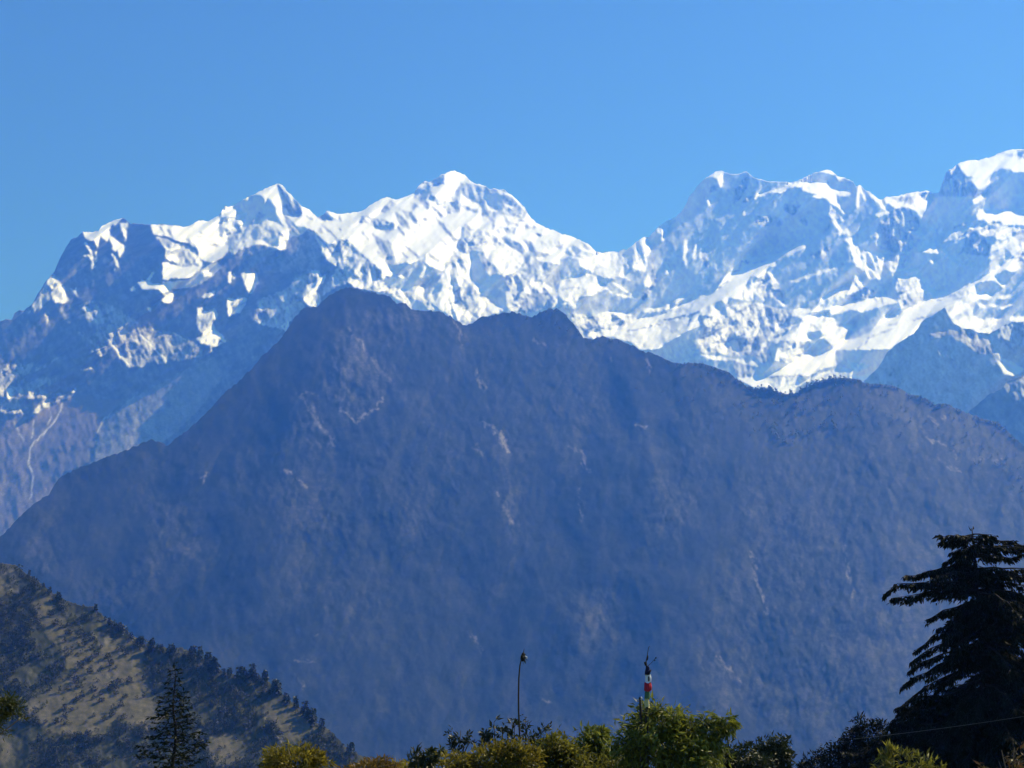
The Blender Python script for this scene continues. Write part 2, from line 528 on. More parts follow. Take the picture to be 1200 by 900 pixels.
S Q 420,290 600,270 680,300 680,400 690,470 580,400 480,360
V Q 500,340 560,330 580,400 520,400
L Q 0,560 150,510 380,480 500,430 560,405 690,480 560,520 360,580 300,540 150,590 90,550
-s1.5 Q 540,420 560,500
-s1.5 Q 490,440 510,480
S Q 10,580 90,560 120,600 300,550 360,590 550,540 700,500 700,570 660,610 580,590 490,690 440,750 290,810 240,780 300,680 280,670 160,700 130,620
Y Q 0,610 130,620 150,700 280,670 310,690 240,790 270,820 140,900 50,790 0,700
W Q 140,900 300,810 430,760 500,690 580,590 680,620 740,560 850,510 980,450 1000,420 900,340 860,260 920,260 970,350 1060,390 1200,395 1200,500 1110,490 1100,530 930,630 850,760 720,820 630,900
-G2 Q 420,810 550,750 640,720
-G2 Q 340,890 420,830
-G2 Q 620,690 700,660
-G2 Q 830,640 920,620
-G1.5 Q 1040,470 1200,440
X Q 640,240 760,260 900,250 950,400 980,440 850,510 720,540 690,420 670,320
G Q 770,420 920,390 960,440 840,500 740,510
G Q 640,170 740,200 700,240 640,230
S Q 760,170 820,70 920,50 1000,130 1060,50 1200,60 1200,390 1060,385 960,350 930,270 850,220
F Q 870,0 1060,0 1040,60 990,130 960,50 880,50
x Q 540,60 830,60 760,180 700,230 600,200 520,150
L Q 980,120 1010,120 1005,145 985,145
L R 530,225 760,180 900,160 1000,105 1080,85 1400,80 1400,300 1130,320 1060,290 980,275 900,310 860,360 870,410 840,450 770,495 720,480 690,430 640,420 700,370 620,345 560,290
-G2.5 R 930,130 1000,120
-G2.5 R 1020,150 1130,150
x R 1130,100 1400,100 1400,180 1140,190
S R 870,340 980,280 1060,290 1130,325 1400,310 1400,690 950,695 880,640 830,560 850,460
s R 340,540 400,400 420,305 540,240 620,350 690,440 740,490 690,620 500,720 350,680
-V2.5 R 480,400 490,520
-V2.5 R 560,420 560,560
-L2 R 470,330 510,270
S R 180,780 290,560 690,560 740,720 740,800 700,860 300,890
L R 690,640 700,590 760,550 820,540 830,570 770,600 740,650
L R 740,700 800,680 810,610 870,690 950,700 1400,700 1400,850 1000,850 930,820 860,850 800,790 750,810 730,760
Y R 0,540 70,515 200,495 280,520 270,620 240,680 170,780 110,700 60,650 0,650
G R 0,560 110,560 90,640 0,640
x R 120,530 260,520 270,570 200,600
S S 30,500 360,300 340,180 630,150 830,250 880,320 850,600 620,750 480,790 330,780 220,700 200,600
s S 520,290 640,160 830,260 860,320 850,440 560,400 620,260
V S 420,200 560,180 640,170 520,280 400,300
-s2.5 S 500,140 570,120 630,115
-V2.5 S 500,310 640,220
-V4 S 390,380 540,500
-V3 S 600,520 700,520
V S 880,310 960,270 1100,230 1140,380 1060,480 860,600 830,480
X S 630,130 700,150 830,130 900,170 1000,130 1200,160 1400,200 1100,210 1030,270 960,270 880,230 820,230 700,190
L S 640,140 700,130 690,170 650,160
L S 890,170 960,190 1010,265 940,260
x S 860,90 960,80 1010,140 930,170
X S 1100,220 1400,200 1400,570 1120,520 1110,430 1150,380
-L3 S 1110,260 1160,390
L S 480,785 620,740 860,605 1030,505 1060,470 1120,440 1170,560 1100,600 1000,560 900,640 1030,740 1000,760 900,680 820,680 700,720 760,790 900,820 850,880 700,850 560,870 480,850
L S 950,840 1070,810 1060,830 980,870
F S 140,300 180,270 300,260 350,320 340,410 260,400 200,390 130,380
L S 265,480 300,480 300,515 270,510
L S 40,180 180,180 210,220 90,230
-L4 S 215,125 295,180
-L2 S 20,590 120,560
S S 1060,600 1400,580 1400,900 850,900 1000,830 1040,730
Y T 450,90 600,90 760,70 940,120 900,160 800,150 750,250 790,340 1000,310 990,340 920,400 900,470 820,470 760,420 650,420 580,370 520,260
S T 760,240 1000,250 1090,210 1100,330 1000,310 850,340 760,300
S T 880,160 980,170 960,230 870,210
L T 1000,230 1090,195 1100,210 1010,250
L T 1090,310 1400,320 1400,350 1080,350
L T 800,190 860,190 850,240 805,240
-l2.5 T 900,210 950,210
L T 980,140 1090,120 1020,165
V U 540,310 880,190 1000,200 1040,230 940,300 860,330 700,340 540,350
S U 540,300 640,270 760,200 880,200 900,250 800,240 660,260
V U 860,325 950,290 1130,300 1140,370 980,350
S U 960,300 1070,220 1110,240 1080,290
k X 390,195 430,195 425,280 410,300
K X 440,150 560,140 600,300 570,280 540,190
K X 680,120 850,100 1000,140 1200,280 1200,640 1100,600 1000,500 900,560 790,540 850,500 680,380 800,370 740,240
-l2 X 740,150 840,270 960,440 1050,560 1140,680
-k3 X 870,310 960,420
-k3 X 1060,230 1150,320
-k3 X 1020,300 1080,440 1160,600
-k3 X 690,380 790,370
k X 800,540 860,470 960,480 940,560 880,590
-k2 X 720,700 810,690
-k3 X 270,720 400,670 520,590
k X 0,660 290,650 280,720 330,800 490,790 450,870 350,900 0,900
k Y 0,20 200,40 320,30 500,20 490,70 380,140 600,180 560,240 400,290 340,330 200,340 0,330
R Y 150,210 380,210 300,320 200,320
B Y 0,220 150,200 200,300 0,300
B Y 560,180 660,170 640,200 560,230
E Y -400,380 60,390 240,420 330,340 420,290 560,230 640,190 750,165 900,200 1080,210 980,330 880,500 840,610 790,770 560,860 520,1000 300,1400 -1300,2200
j P 150,470 250,418 262,440 235,480 200,512 160,540 110,550 118,500
-R5 P 112,466 150,466
-g1.6 Y 560,240 500,390 440,460 300,590 270,650 250,780 290,860 300,900 270,1080
-g1.2 Y 130,420 180,520 220,580
-g1.2 Y 440,290 450,380 420,440
-g1.2 Y 300,390 290,480 280,560
-g1.6 Y 980,330 900,420 860,510
-k1 Y 860,510 850,600
-L1.5 Y 640,150 670,130
"""

SURVEY_RIDGE = """
p P 900,300 1400,300 1400,700 900,700
K T 380,480 500,430 700,430 900,520 960,640 800,640 700,560 560,470 420,500
-k2 T 380,480 500,430
-k2 T 800,550 830,620
-k1.5 T 440,600 510,700
-k2 T 520,620 640,760
L T 960,690 1010,720 1110,770 1190,790 1100,840 1040,820 1000,760
V T 950,620 1050,690 1200,770 1200,790 1100,770 1000,690
s T 1000,380 1200,360 1300,400 1300,620 1100,600 960,520
-V1 T 740,1010 770,1100
k T 0,850 60,760 50,830
"""
SURVEY_SPUR = """
R P 1000,300 1400,300 1400,700 1000,700
K P 1176,452 1210,440 1260,460 1190,470
"""
# forest: sunlit share shaped into the slope, bare rock, grass
FCLS = {'f': (.15, 0, 0, .10, .03, .0), 'd': (.03, 0, 0, .08, .02, 0), 'H': (.21, .01, .07, .2, .06, .06), 'm': (.20, .01, .02, .15, .05, .05), 'r': (.30, .24, 0, .25, .35, .2), 'Q': (.32, .06, .0, .26, .14, .10), 'q': (.225, .045, 0, .16, .09, .07),  # some rock and grass is extra, lightening slopes in place of sun
        'R': (.38, .50, 0, .2, .35, .2), 'h': (.36, .05, .06, .2, .08, .08),
        'k': (.34, .03, 1.0, .09, .08, .06), 'w': (.22, .0, .14, .22, .08, .0), 'o': (.32, .26, .3, .25, .25, .15)}
SURVEY_FOREST = """
f P -300,200 1500,200 1500,1000 -300,1000
d Z -300,700 -60,420 120,200 230,100 320,50 350,60 260,200 200,300 150,430 100,600 -100,900 -500,1400
m P 420,360 560,380 700,400 860,450 820,560 700,520 560,560 480,640 400,560 380,460
H P 900,470 980,450 1060,460 1200,530 1400,640 1400,900 1100,860 900,860 820,760 850,650 960,600 900,540
d P 600,540 760,590 840,640 800,720 740,800 640,860 560,780 530,660
d P 700,410 780,430 800,520 720,500
d P 1000,640 1100,700 1080,760 980,720
d P 200,600 330,660 300,760 180,700 120,640
m P 260,560 360,500 420,600 470,700 400,760 320,680
Q Z 250,210 440,130 540,130 690,160 600,200 480,180 380,190 330,240 280,260
Q Z 230,230 340,200 400,280 470,370 450,450 350,530 300,480 230,420
-r4 Z 330,200 400,290 450,360
-r3 Z 440,330 475,375
-R3 Z 300,480 350,525 420,480 445,440
Q Z 130,430 210,430 240,540 290,620 200,640 130,600
-r4 Z 160,430 230,540 280,610
-r2 Z 150,425 215,425
q Z 70,700 140,690 190,760 210,890 100,890 60,760
-R2 Z 110,700 190,760
-r5 Z 770,350 800,410
-R4 Z 800,530 850,560 890,630
-r3 Z 770,610 800,640
-r3 Z 1100,610 1125,630
-r4 Z 1150,640 1170,690
-r5 Z 1140,760 1155,860
-r5 Z 860,780 900,880
-q8 Z 720,220 730,330
-r2 Z 465,250 470,300
-r2 Z 700,160 730,260
-r3 Z 975,230 1020,260
q Z 520,690 590,700 560,740
q c 0,600 80,560 60,700 0,750
-r4 c 10,800 30,870
-r3 c 270,680 310,690
-r3 c 140,360 150,380
-r3 c 300,370 330,420
q c 570,430 720,430 700,470 590,470
q c 620,520 720,500 700,700 640,640
h b 430,480 600,500 800,600 1100,700 1200,800 1200,880 1000,860 860,830 700,720 560,620 430,560
q b 700,640 860,660 960,780 860,830 760,740
-R3 b 760,640 800,665
-R2.5 b 750,730 830,770
-R2.5 b 870,800 890,840
-r2 b 980,830 1090,840
-R2.5 b 820,635 825,645
-r2 b 800,830 900,900
h b 820,580 1020,630 1130,690 1100,760 940,700
q P 860,560 900,540 940,640 960,720 900,700
q P 930,600 990,590 1030,700 1020,780 960,790 940,690
-r4 P 990,640 1000,700
-r4 P 880,650 900,720
q P 580,560 610,560 620,640 590,640
-r3 P 592,585 600,620
q P 470,590 500,590 500,640 470,640
q P 320,560 380,550 400,620 330,640
-r1.6 P 238,560 244,556 240,566
-R1.2 P 186,672 188,673
-r1.2 P 551,742 562,756 566,766
-r1.2 P 636,818 646,824
-R1.2 P 373,741 371,746
-r1.2 P 352,795 356,806
-r1.2 P 345,775 370,775
q P 820,770 880,770 900,830 830,840
-r3 P 842,772 870,800
q P 960,800 1010,760 1040,840 980,870
q P 700,830 740,825 735,860 705,860
q P 90,690 140,680 200,640 180,700 110,720
q P 150,560 230,600 260,660 200,660
q e 580,760 680,760 700,860 620,850
q e 640,500 690,490 670,600 620,620
q P 20,640 60,620 80,660 40,680
q P 760,560 820,560 800,640 770,640
q P 660,700 720,690 730,760 680,760
q P 1020,720 1060,640 1100,620 1100,800 1040,820
"""
SURVEY_HILL = """
w P -300,500 600,500 600,1000 -300,1000
k a 130,230 200,190 250,280 330,380 380,440 400,430 470,380 560,370 590,420 580,500 620,620 690,690 600,740 480,700 430,770 200,760 110,680 120,620 260,540 280,480 170,330
w a 290,320 380,280 380,390 340,390
k a -200,120 40,100 60,160 20,230 -200,260
o a 10,110 60,100 110,160 60,200 20,170
o a 380,360 470,370 440,410 400,400
-o3 a 400,500 480,560
-o2 a 130,650 200,640
-k4 a 240,560 300,530 350,540
k a 0,770 60,820 50,870 0,890
k a 860,770 960,760 1010,860 900,880
w a 260,250 330,240 330,300 270,300
-w5 a 240,380 250,450
k d 620,330 800,360 900,430 880,480 760,520 680,430
o d 300,110 380,180 400,190 340,170
-o2.5 d 430,330 460,360
-o3 d 640,360 680,470 740,520
-o2.5 d 500,270 540,310
-o2.5 d 590,260 600,300
k d 380,520 520,480 560,560 480,640 400,620
"""

# ------------------------------------------------------------------ terrain sculpting
def parse_line(txt):
    return np.array([[float(v) for v in p.split(',')] for p in txt.split()])


def fill_poly(P, x0, y0, w, h):
    """coverage (2x2 samples) of a polygon on a grid; returns window slices and coverage"""
    ax, ay = int(max(np.floor(P[:, 0].min()) - 1, x0)), int(max(np.floor(P[:, 1].min()) - 1, y0))
    bx, by = int(min(np.ceil(P[:, 0].max()) + 2, x0 + w)), int(min(np.ceil(P[:, 1].max()) + 2, y0 + h))
    if bx <= ax or by <= ay:
        return None
    cov = np.zeros((by - ay, bx - ax))
    Q = np.roll(P, -1, 0)
    for oy in (.25, .75):
        ys = np.arange(ay, by) + oy
        rows = [[] for _ in ys]
        for (xa, ya), (xb, yb) in zip(P, Q):
            if ya == yb:
                continue
            lo, hi = min(ya, yb), max(ya, yb)
            for i in np.nonzero((ys >= lo) & (ys < hi))[0]:
                rows[i].append(xa + (ys[i] - ya) * (xb - xa) / (yb - ya))
        for ox in (.25, .75):
            xs = np.arange(ax, bx) + ox
            for i, r in enumerate(rows):
                if r:
                    r2 = np.sort(np.array(r))
                    cov[i] += 0.25 * (np.searchsorted(r2, xs) % 2)
    return slice(ay - y0, by - y0), slice(ax - x0, bx - x0), cov


def stroke(P, wd, x0, y0, w, h):
    ax, ay = int(max(np.floor(P[:, 0].min() - wd) - 1, x0)), int(max(np.floor(P[:, 1].min() - wd) - 1, y0))
    bx, by = int(min(np.ceil(P[:, 0].max() + wd) + 2, x0 + w)), int(min(np.ceil(P[:, 1].max() + wd) + 2, y0 + h))
    if bx <= ax or by <= ay:
        return None
    X, Y = np.meshgrid(np.arange(ax, bx) + .5, np.arange(ay, by) + .5)
    d = np.full(X.shape, 1e9)
    for (xa, ya), (xb, yb) in zip(P[:-1], P[1:]):
        dx, dy = xb - xa, yb - ya
        u = np.clip(((X - xa) * dx + (Y - ya) * dy) / max(dx * dx + dy * dy, 1e-9), 0, 1)
        d = np.minimum(d, np.hypot(X - xa - u * dx, Y - ya - u * dy))
    return slice(ay - y0, by - y0), slice(ax - x0, bx - x0), np.clip(wd / 2 + .5 - d, 0, 1)


def bilin(F, X, Y):
    h, w = F.shape
    X = np.clip(X, 0, w - 1.001); Y = np.clip(Y, 0, h - 1.001)
    ix, iy = X.astype(int), Y.astype(int)
    fx, fy = X - ix, Y - iy
    return (F[iy, ix] * (1 - fx) + F[iy, ix + 1] * fx) * (1 - fy) + (F[iy + 1, ix] * (1 - fx) + F[iy + 1, ix + 1] * fx) * fy


def survey_fields(text, cls, x0, y0, w, h, seed, warp=1.6, grain=7.0, soft=0, ribs=1.0):
    F = [np.zeros((h, w)) for _ in range(6)]
    lines = text.strip().splitlines()
    if soft:                                   # broad areas first, with gradual borders; then the narrow marks
        lines = [l for l in lines if l[0] != '-'] + ['soften'] + [l for l in lines if l[0] == '-']
    for line in lines:
        if line == 'soften':
            for i, f in enumerate(F):
                for ax in (0, 1, 0, 1):
                    cs = np.cumsum(np.pad(f, [(soft + 1, soft) if a == ax else (0, 0) for a in (0, 1)], 'edge'), ax)
                    n_ = f.shape[ax]
                    f = (np.take(cs, np.arange(2 * soft + 1, 2 * soft + 1 + n_), ax) - np.take(cs, np.arange(n_), ax)) / (2 * soft + 1)
                F[i] = f
            continue
        c, win, pts = line.split(' ', 2)
        ox, oy, sc = WIN[win]
        P = parse_line(pts) / sc + np.array([ox, oy])
        if c[0] == '-':
            k, r = c[1], stroke(P, float(c[2:]), x0, y0, w, h)
        else:
            k, r = c, fill_poly(P, x0, y0, w, h)
        if r is None:
            continue
        sy, sx, cov = r
        for f, v in zip(F, cls[k]):
            f[sy, sx] = f[sy, sx] * (1 - cov) + v * cov
    X, Y = np.meshgrid(np.arange(w) + x0 + .0, np.arange(h) + y0 + .0)
    wx = warp * (.5 * fbm(X / 5, Y / 5, seed + 1, 3) + .8 * facets((X - .5 * Y) / 5, Y / 9, seed + 31))
    wy = warp * (.5 * fbm(X / 5, Y / 5, seed + 2, 3) + .8 * facets((X - .5 * Y) / 4, Y / 8, seed + 32))
    F = [bilin(f, X - x0 + wx, Y - y0 + wy) for f in F]
    m, snow, earth, rm, rc, fl = F
    # relief roughness: crags a few metres to a few hundred metres wide, drawn out down the fall line
    u, v = X + .25 * Y, Y - .25 * X
    wob_x, wob_y = 1.6 * fbm(X / 11, Y / 11, seed + 21, 3), 1.6 * fbm(X / 11, Y / 11, seed + 22, 3)
    fa = facets((X + wob_x - .55 * Y) / (grain * .95), (Y + wob_y + .25 * X) / (grain * 1.9), seed + 23)
    fb = facets((X + wob_x * .6 - .5 * Y) / (grain * .42), (Y + wob_y * .6 + .3 * X) / (grain * .85), seed + 24)
    fc = facets((X + wob_x + .35 * Y) / (grain * .60), (Y + wob_y - .15 * X) / (grain * 1.5), seed + 25)
    n1 = .40 * ridged(u / (grain * 1.3), v / (grain * 2.1), seed + 3, 4) + .40 * fbm(X / grain, Y / grain, seed + 4, 4) + .55 * fa + .42 * fb + .38 * fc
    n2 = fbm((X - .35 * Y) / 3.0, (Y + .3 * X) / 6.0, seed + 6, 2)
    flute = fbm((X - .30 * Y) / 3.4, (Y + .2 * X) / 26, seed + 8, 2) + .35 * fbm((X - .3 * Y) / 1.7, Y / 14, seed + 9, 2)
    # sharp ribs and gullies: thin bare lines running down to the right
    q1 = (X * .80 - Y * .60) + 2.2 * fbm(X / 9, Y / 9, seed + 12, 2)
    q2 = (X * .60 + Y * .80)
    rib = np.clip(1 - 3.2 * np.abs(vnoise(q1 / 4.6, q2 / 24, seed + 13)), 0, 1) * np.clip(.25 + 1.6 * fbm(X / 16, Y / 16, seed + 14, 2), 0, 1)
    strat = np.clip(1 - 3.6 * np.abs(vnoise((X - .2 * Y) / 22, (Y + .35 * X) / 4.4, seed + 15)), 0, 1) * np.clip(.1 + 1.5 * fbm(X / 19, Y / 15, seed + 16, 2), 0, 1)
    lines = np.maximum(rib, strat) * np.clip(rm * 1.3, 0, .9) * (ribs if ribs else 0)
    m = m - lines * .85
    snow = snow - lines * .75
    m = m + rm * (n1 * .85 + .55 * n2) + fl * flute * .75
    cover_n = .65 * n1 + .45 * n2 + .4 * flute * (fl > .15)
    snow = np.clip(snow + rc * 1.1 * cover_n, 0, 1)
    return m, snow, np.clip(earth, 0, 1), n1, n2


class Relief:
    """a mountain face sculpted as distance over direction, so that its slopes lie to the sun by the traced lit and shaded areas"""

    def __init__(self, survey, cls, crest, foot, d_foot, seed, steep=.22, gentle=2.7, x0=-200, x1=1400, step=1.0,
                 jag=.8, grain=7.0, warp=1.6, lam=.05, t_foot_px=None, lowcut=.03, extra=None, soft=0, ribs=1.0):
        C, Ft = parse_line(crest), parse_line(foot)
        x0 = max(x0, int(C[0, 0])); x1 = min(x1, int(C[-1, 0]))
        self.cp, self.fp = C, Ft
        y0, y1 = int(C[:, 1].min()) - 12, int(Ft[:, 1].max()) + 12
        w, h = x1 - x0, y1 - y0
        m, snow, earth, n1, n2 = survey_fields(survey, cls, x0, y0, w, h, seed, warp, grain, soft, ribs)
        if extra is not None:
            X, Y = np.meshgrid(np.arange(w) + x0 + .0, np.arange(h) + y0 + .0)
            m, snow, earth = extra(X, Y, m, snow, earth)
        self.snow, self.earth, self.x0, self.y0 = snow, earth, x0, y0
        # grid of directions
        ds = 1.0 / FPX
        sa, _ = px_st(x0, y1); sb, _ = px_st(x1, y1)
        sa2, _ = px_st(x0, y0); sb2, _ = px_st(x1, y0)
        s_lo, s_hi = min(sa, sa2) , max(sb, sb2)
        t_lo, t_hi = float(px_st(600, y1)[1]), float(px_st(600, y0)[1])
        ns, nt = int((s_hi - s_lo) / ds) + 2, int((t_hi - t_lo) / ds) + 2
        sg = s_lo + ds * np.arange(ns); tg = t_lo + ds * np.arange(nt)
        SS, TT = np.meshgrid(sg, tg)
        PX, PY = self.to_px(SS, TT)
        M = bilin(m, PX - x0, PY - y0)
        inside = (PY > np.interp(PX, C[:, 0], C[:, 1])) & (PY < np.interp(PX, Ft[:, 0], Ft[:, 1]))
        R = steep + M * (gentle - steep)
        R = np.clip(R, -.35, 3.2)
        mean = R[inside].mean()
        ax, at_ = LX, LZ - .28 * LY
        gt = mean / (LZ - .28 * LY)
        padS, padT = ns // 2, nt // 2
        k_s = np.fft.fftfreq(ns + 2 * padS, ds) * 2 * np.pi
        k_t = np.fft.fftfreq(nt + 2 * padT, ds) * 2 * np.pi
        KS, KT = np.meshgrid(k_s, k_t)
        ak = ax * KS + at_ * KT
        k2 = KS ** 2 + KT ** 2
        k0 = 2 * np.pi / (nt * ds)
        den = ak ** 2 + lam * k2 + (lowcut * k0 * k0)
        den[0, 0] = 1
        extra_r = np.zeros_like(R)
        for it in range(3):
            rhs = np.where(inside, R - mean + extra_r, 0)
            rhs = np.pad(rhs, ((padT, padT), (padS, padS)))
            f = np.fft.fft2(rhs)
            d = np.real(np.fft.ifft2(-1j * ak * f / den))[padT:padT + nt, padS:padS + ns]
            dt, dsx = np.gradient(d, ds)
            # true sun term of each direction minus the constant-coefficient one
            extra_r = np.clip(-((-SS * LY) * dsx + (-(TT - .28) * LY) * (gt + dt)), -1, 1)
        self.rho = math.log(d_foot) + gt * (TT - t_lo) + d
        self.sg0, self.tg0, self.ds = s_lo, t_lo, ds
        gt_, gs_ = np.gradient(self.rho, ds)
        nx, ny, nz = gs_, -(1 + SS * gs_ + TT * gt_), -gt_
        nz = -nz; 
        self.shade = (gs_ * LX - (1 + SS * gs_ + TT * gt_) * LY + gt_ * LZ) / np.sqrt(gs_ ** 2 + ny ** 2 + gt_ ** 2)
        self.inside, self.PX, self.PY = inside, PX, PY
        # mesh rows and columns
        ncol = int((s_hi - s_lo) / (ds * step))
        sc = np.linspace(s_lo + ds, s_hi - 2 * ds, ncol)
        cs, ct = px_st(C[:, 0], C[:, 1]); fs, ft = px_st(Ft[:, 0], Ft[:, 1])
        ctop = np.interp(sc, cs, ct); cbot = np.interp(sc, fs, ft)
        if jag:
            ctop = ctop + ds * jag * (fbm(sc / ds / 3.0, sc * 0, seed + 40, 3) + .5 * fbm(sc / ds / 9, sc * 0 + 4, seed + 41, 2))
        nrow = max(8, int(np.max(ctop - cbot) / (ds * step)))
        wv = np.linspace(0, 1, nrow)[:, None]
        T = cbot[None, :] + (ctop - cbot)[None, :] * wv
        Sx = np.repeat(sc[None, :], nrow, 0)
        D = np.exp(bilin(self.rho, (Sx - s_lo) / ds, (T - t_lo) / ds))
        px, py = self.to_px(Sx, T)
        self.V = np.stack([Sx * D, D, CAM_Z + T * D], -1)
        self.cover = np.stack([bilin(snow, px - x0, py - y0), bilin(earth, px - x0, py - y0)], -1)

    @staticmethod
    def to_px(s, t):
        f = math.cos(PITCH) + t * math.sin(PITCH)
        return 600 + FPX * s / f, 450 - FPX * (-math.sin(PITCH) + t * math.cos(PITCH)) / f

    def point(self, px, py):
        s, t = px_st(px, py)
        D = float(np.exp(bilin(self.rho, np.array([(s - self.sg0) / self.ds]), np.array([(t - self.tg0) / self.ds]))[0]))
        return Vector((float(s) * D, D, CAM_Z + float(t) * D))

    def crest_py(self, px):
        return float(np.interp(px, self.cp[:, 0], self.cp[:, 1]))

    def build(self, name, mat, floor_z, back=2600.0, back_rows=14, seed=0):
        V, cov = self.V, self.cover
        nrow, ncol = V.shape[:2]
        # foot: carry the lowest row down and towards the viewer to below the ground
        rows, covs = [], []
        low = V[0]
        for k in (2, 1):
            z = np.minimum(low[:, 2], floor_z) * k / 2 + low[:, 2] * (1 - k / 2)
            drop = low[:, 2] - z
            r = low.copy(); r[:, 2] = z
            r[:, 1] -= drop * .9; r[:, 0] -= drop * .9 * low[:, 0] / low[:, 1]
            rows.append(r); covs.append(cov[0])
        rows = rows + [V[i] for i in range(nrow)]; covs = covs + [cov[i] for i in range(nrow)]
        # the far side of the mountain falls away behind the crest
        top = V[-1]
        sm = top.copy()
        ker = np.ones(61) / 61
        for c in (1, 2):
            sm[:, c] = np.convolve(np.pad(top[:, c], 30, 'edge'), ker, 'valid')
        for k in range(1, back_rows + 1):
            u = (k / back_rows) ** 1.5
            mix = min(1, u * 4)
            b = top * (1 - mix) + sm * mix
            b = b.copy()
            nz = fbm(top[:, 0] / 400, top[:, 0] * 0 + k * .7, seed + 60, 3) * back * .06 * min(1, u * 3)
            yy = back * u
            b[:, 1] += yy
            b[:, 0] += yy * top[:, 0] / top[:, 1]
            b[:, 2] = top[:, 2] - 3 + (floor_z - top[:, 2] + 3) * (u ** .85) + nz * (1 - u)
            rows.append(b); covs.append(cov[-1])
        A = np.stack(rows); Cc = np.stack(covs)
        R, N = A.shape[:2]
        me = bpy.data.meshes.new(name)
        idx = np.arange(R * N).reshape(R, N)
        q = np.stack([idx[:-1, :-1], idx[:-1, 1:], idx[1:, 1:], idx[1:, :-1]], -1).reshape(-1, 4)
        me.vertices.add(R * N); me.vertices.foreach_set('co', A.reshape(-1).astype(np.float32))
        me.loops.add(q.size); me.loops.foreach_set('vertex_index', q.reshape(-1).astype(np.int32))
        me.polygons.add(len(q)); me.polygons.foreach_set('loop_start', np.arange(0, q.size, 4, dtype=np.int32))
        me.update(calc_edges=True)
        me.polygons.foreach_set('use_smooth', np.ones(len(q), bool))
        at_ = me.attributes.new('cover', 'FLOAT_COLOR', 'POINT')
        c4 = np.ones((R * N, 4), np.float32)
        c4[:, 0] = Cc[..., 0].reshape(-1); c4[:, 1] = Cc[..., 1].reshape(-1); c4[:, 2] = 0
        at_.data.foreach_set('color', c4.reshape(-1))
        me.materials.append(mat)
        o = bpy.data.objects.new(name, me); COL.objects.link(o)
        o['kind'] = 'structure'
        return o

# ------------------------------------------------------------------ materials
def new_mat(name):
    m = bpy.data.materials.new(name); m.use_nodes = True
    nt = m.node_tree; b = nt.nodes['Principled BSDF']
    b.inputs['Roughness'].default_value = .9
    b.inputs['Specular IOR Level'].default_value = .15
    return m, nt, b


def terrain_mat(name, rock_a, rock_b, snow_c, earth_a, earth_b, scale):
    """rock, snow and earth (or forest, bare rock and grass) by the surveyed ground cover, each mottled"""
    m, nt, b = new_mat(name)
    N, L = nt.nodes.new, nt.links.new
    at_ = N('ShaderNodeAttribute'); at_.attribute_name = 'cover'
    sep = N('ShaderNodeSeparateColor'); L(at_.outputs['Color'], sep.inputs[0])
    tc = N('ShaderNodeTexCoord')
    def noise(sc, det=5):
        n = N('ShaderNodeTexNoise'); n.inputs['Scale'].default_value = sc; n.inputs['Detail'].default_value = det
        n.inputs['Roughness'].default_value = .65
        L(tc.outputs['Object'], n.inputs['Vector']); return n
    def mix(fac, a, c):
        x = N('ShaderNodeMix'); x.data_type = 'RGBA'
        for sock, v in ((x.inputs[6], a), (x.inputs[7], c)):
            if isinstance(v, tuple): sock.default_value = (*v, 1)
            else: L(v, sock)
        L(fac, x.inputs[0]); return x.outputs[2]
    def ramp(src, lo, hi):
        r = N('ShaderNodeMapRange'); r.inputs[1].default_value = lo; r.inputs[2].default_value = hi
        L(src, r.inputs[0]); return r.outputs[0]
    n1, n2 = noise(scale), noise(scale * 6.3)
    rock = mix(ramp(n1.outputs['Fac'], .38, .62), rock_a, rock_b)
    earth = mix(ramp(n2.outputs['Fac'], .35, .65), earth_a, earth_b)
    c = mix(sep.outputs[1], rock, earth)
    # the edge of the snow (or bare rock) is broken up by the finer noise
    def mth(op, a, c, clamp=False):
        q = N('ShaderNodeMath'); q.operation = op; q.use_clamp = clamp
        for sock, v in zip(q.inputs, (a, c)):
            if isinstance(v, (int, float)): sock.default_value = v
            else: L(v, sock)
        return q.outputs[0]
    inv = mth('SUBTRACT', 1.0, sep.outputs[0])
    edge = mth('MULTIPLY', mth('MULTIPLY', sep.outputs[0], inv), 3.0)
    sm = N('ShaderNodeMath'); sm.operation = 'MULTIPLY_ADD'; sm.use_clamp = True
    L(mth('SUBTRACT', n2.outputs['Fac'], .5), sm.inputs[0]); L(edge, sm.inputs[1]); L(sep.outputs[0], sm.inputs[2])
    c = mix(sm.outputs[0], c, snow_c)
    L(c, b.inputs['Base Color'])
    return m


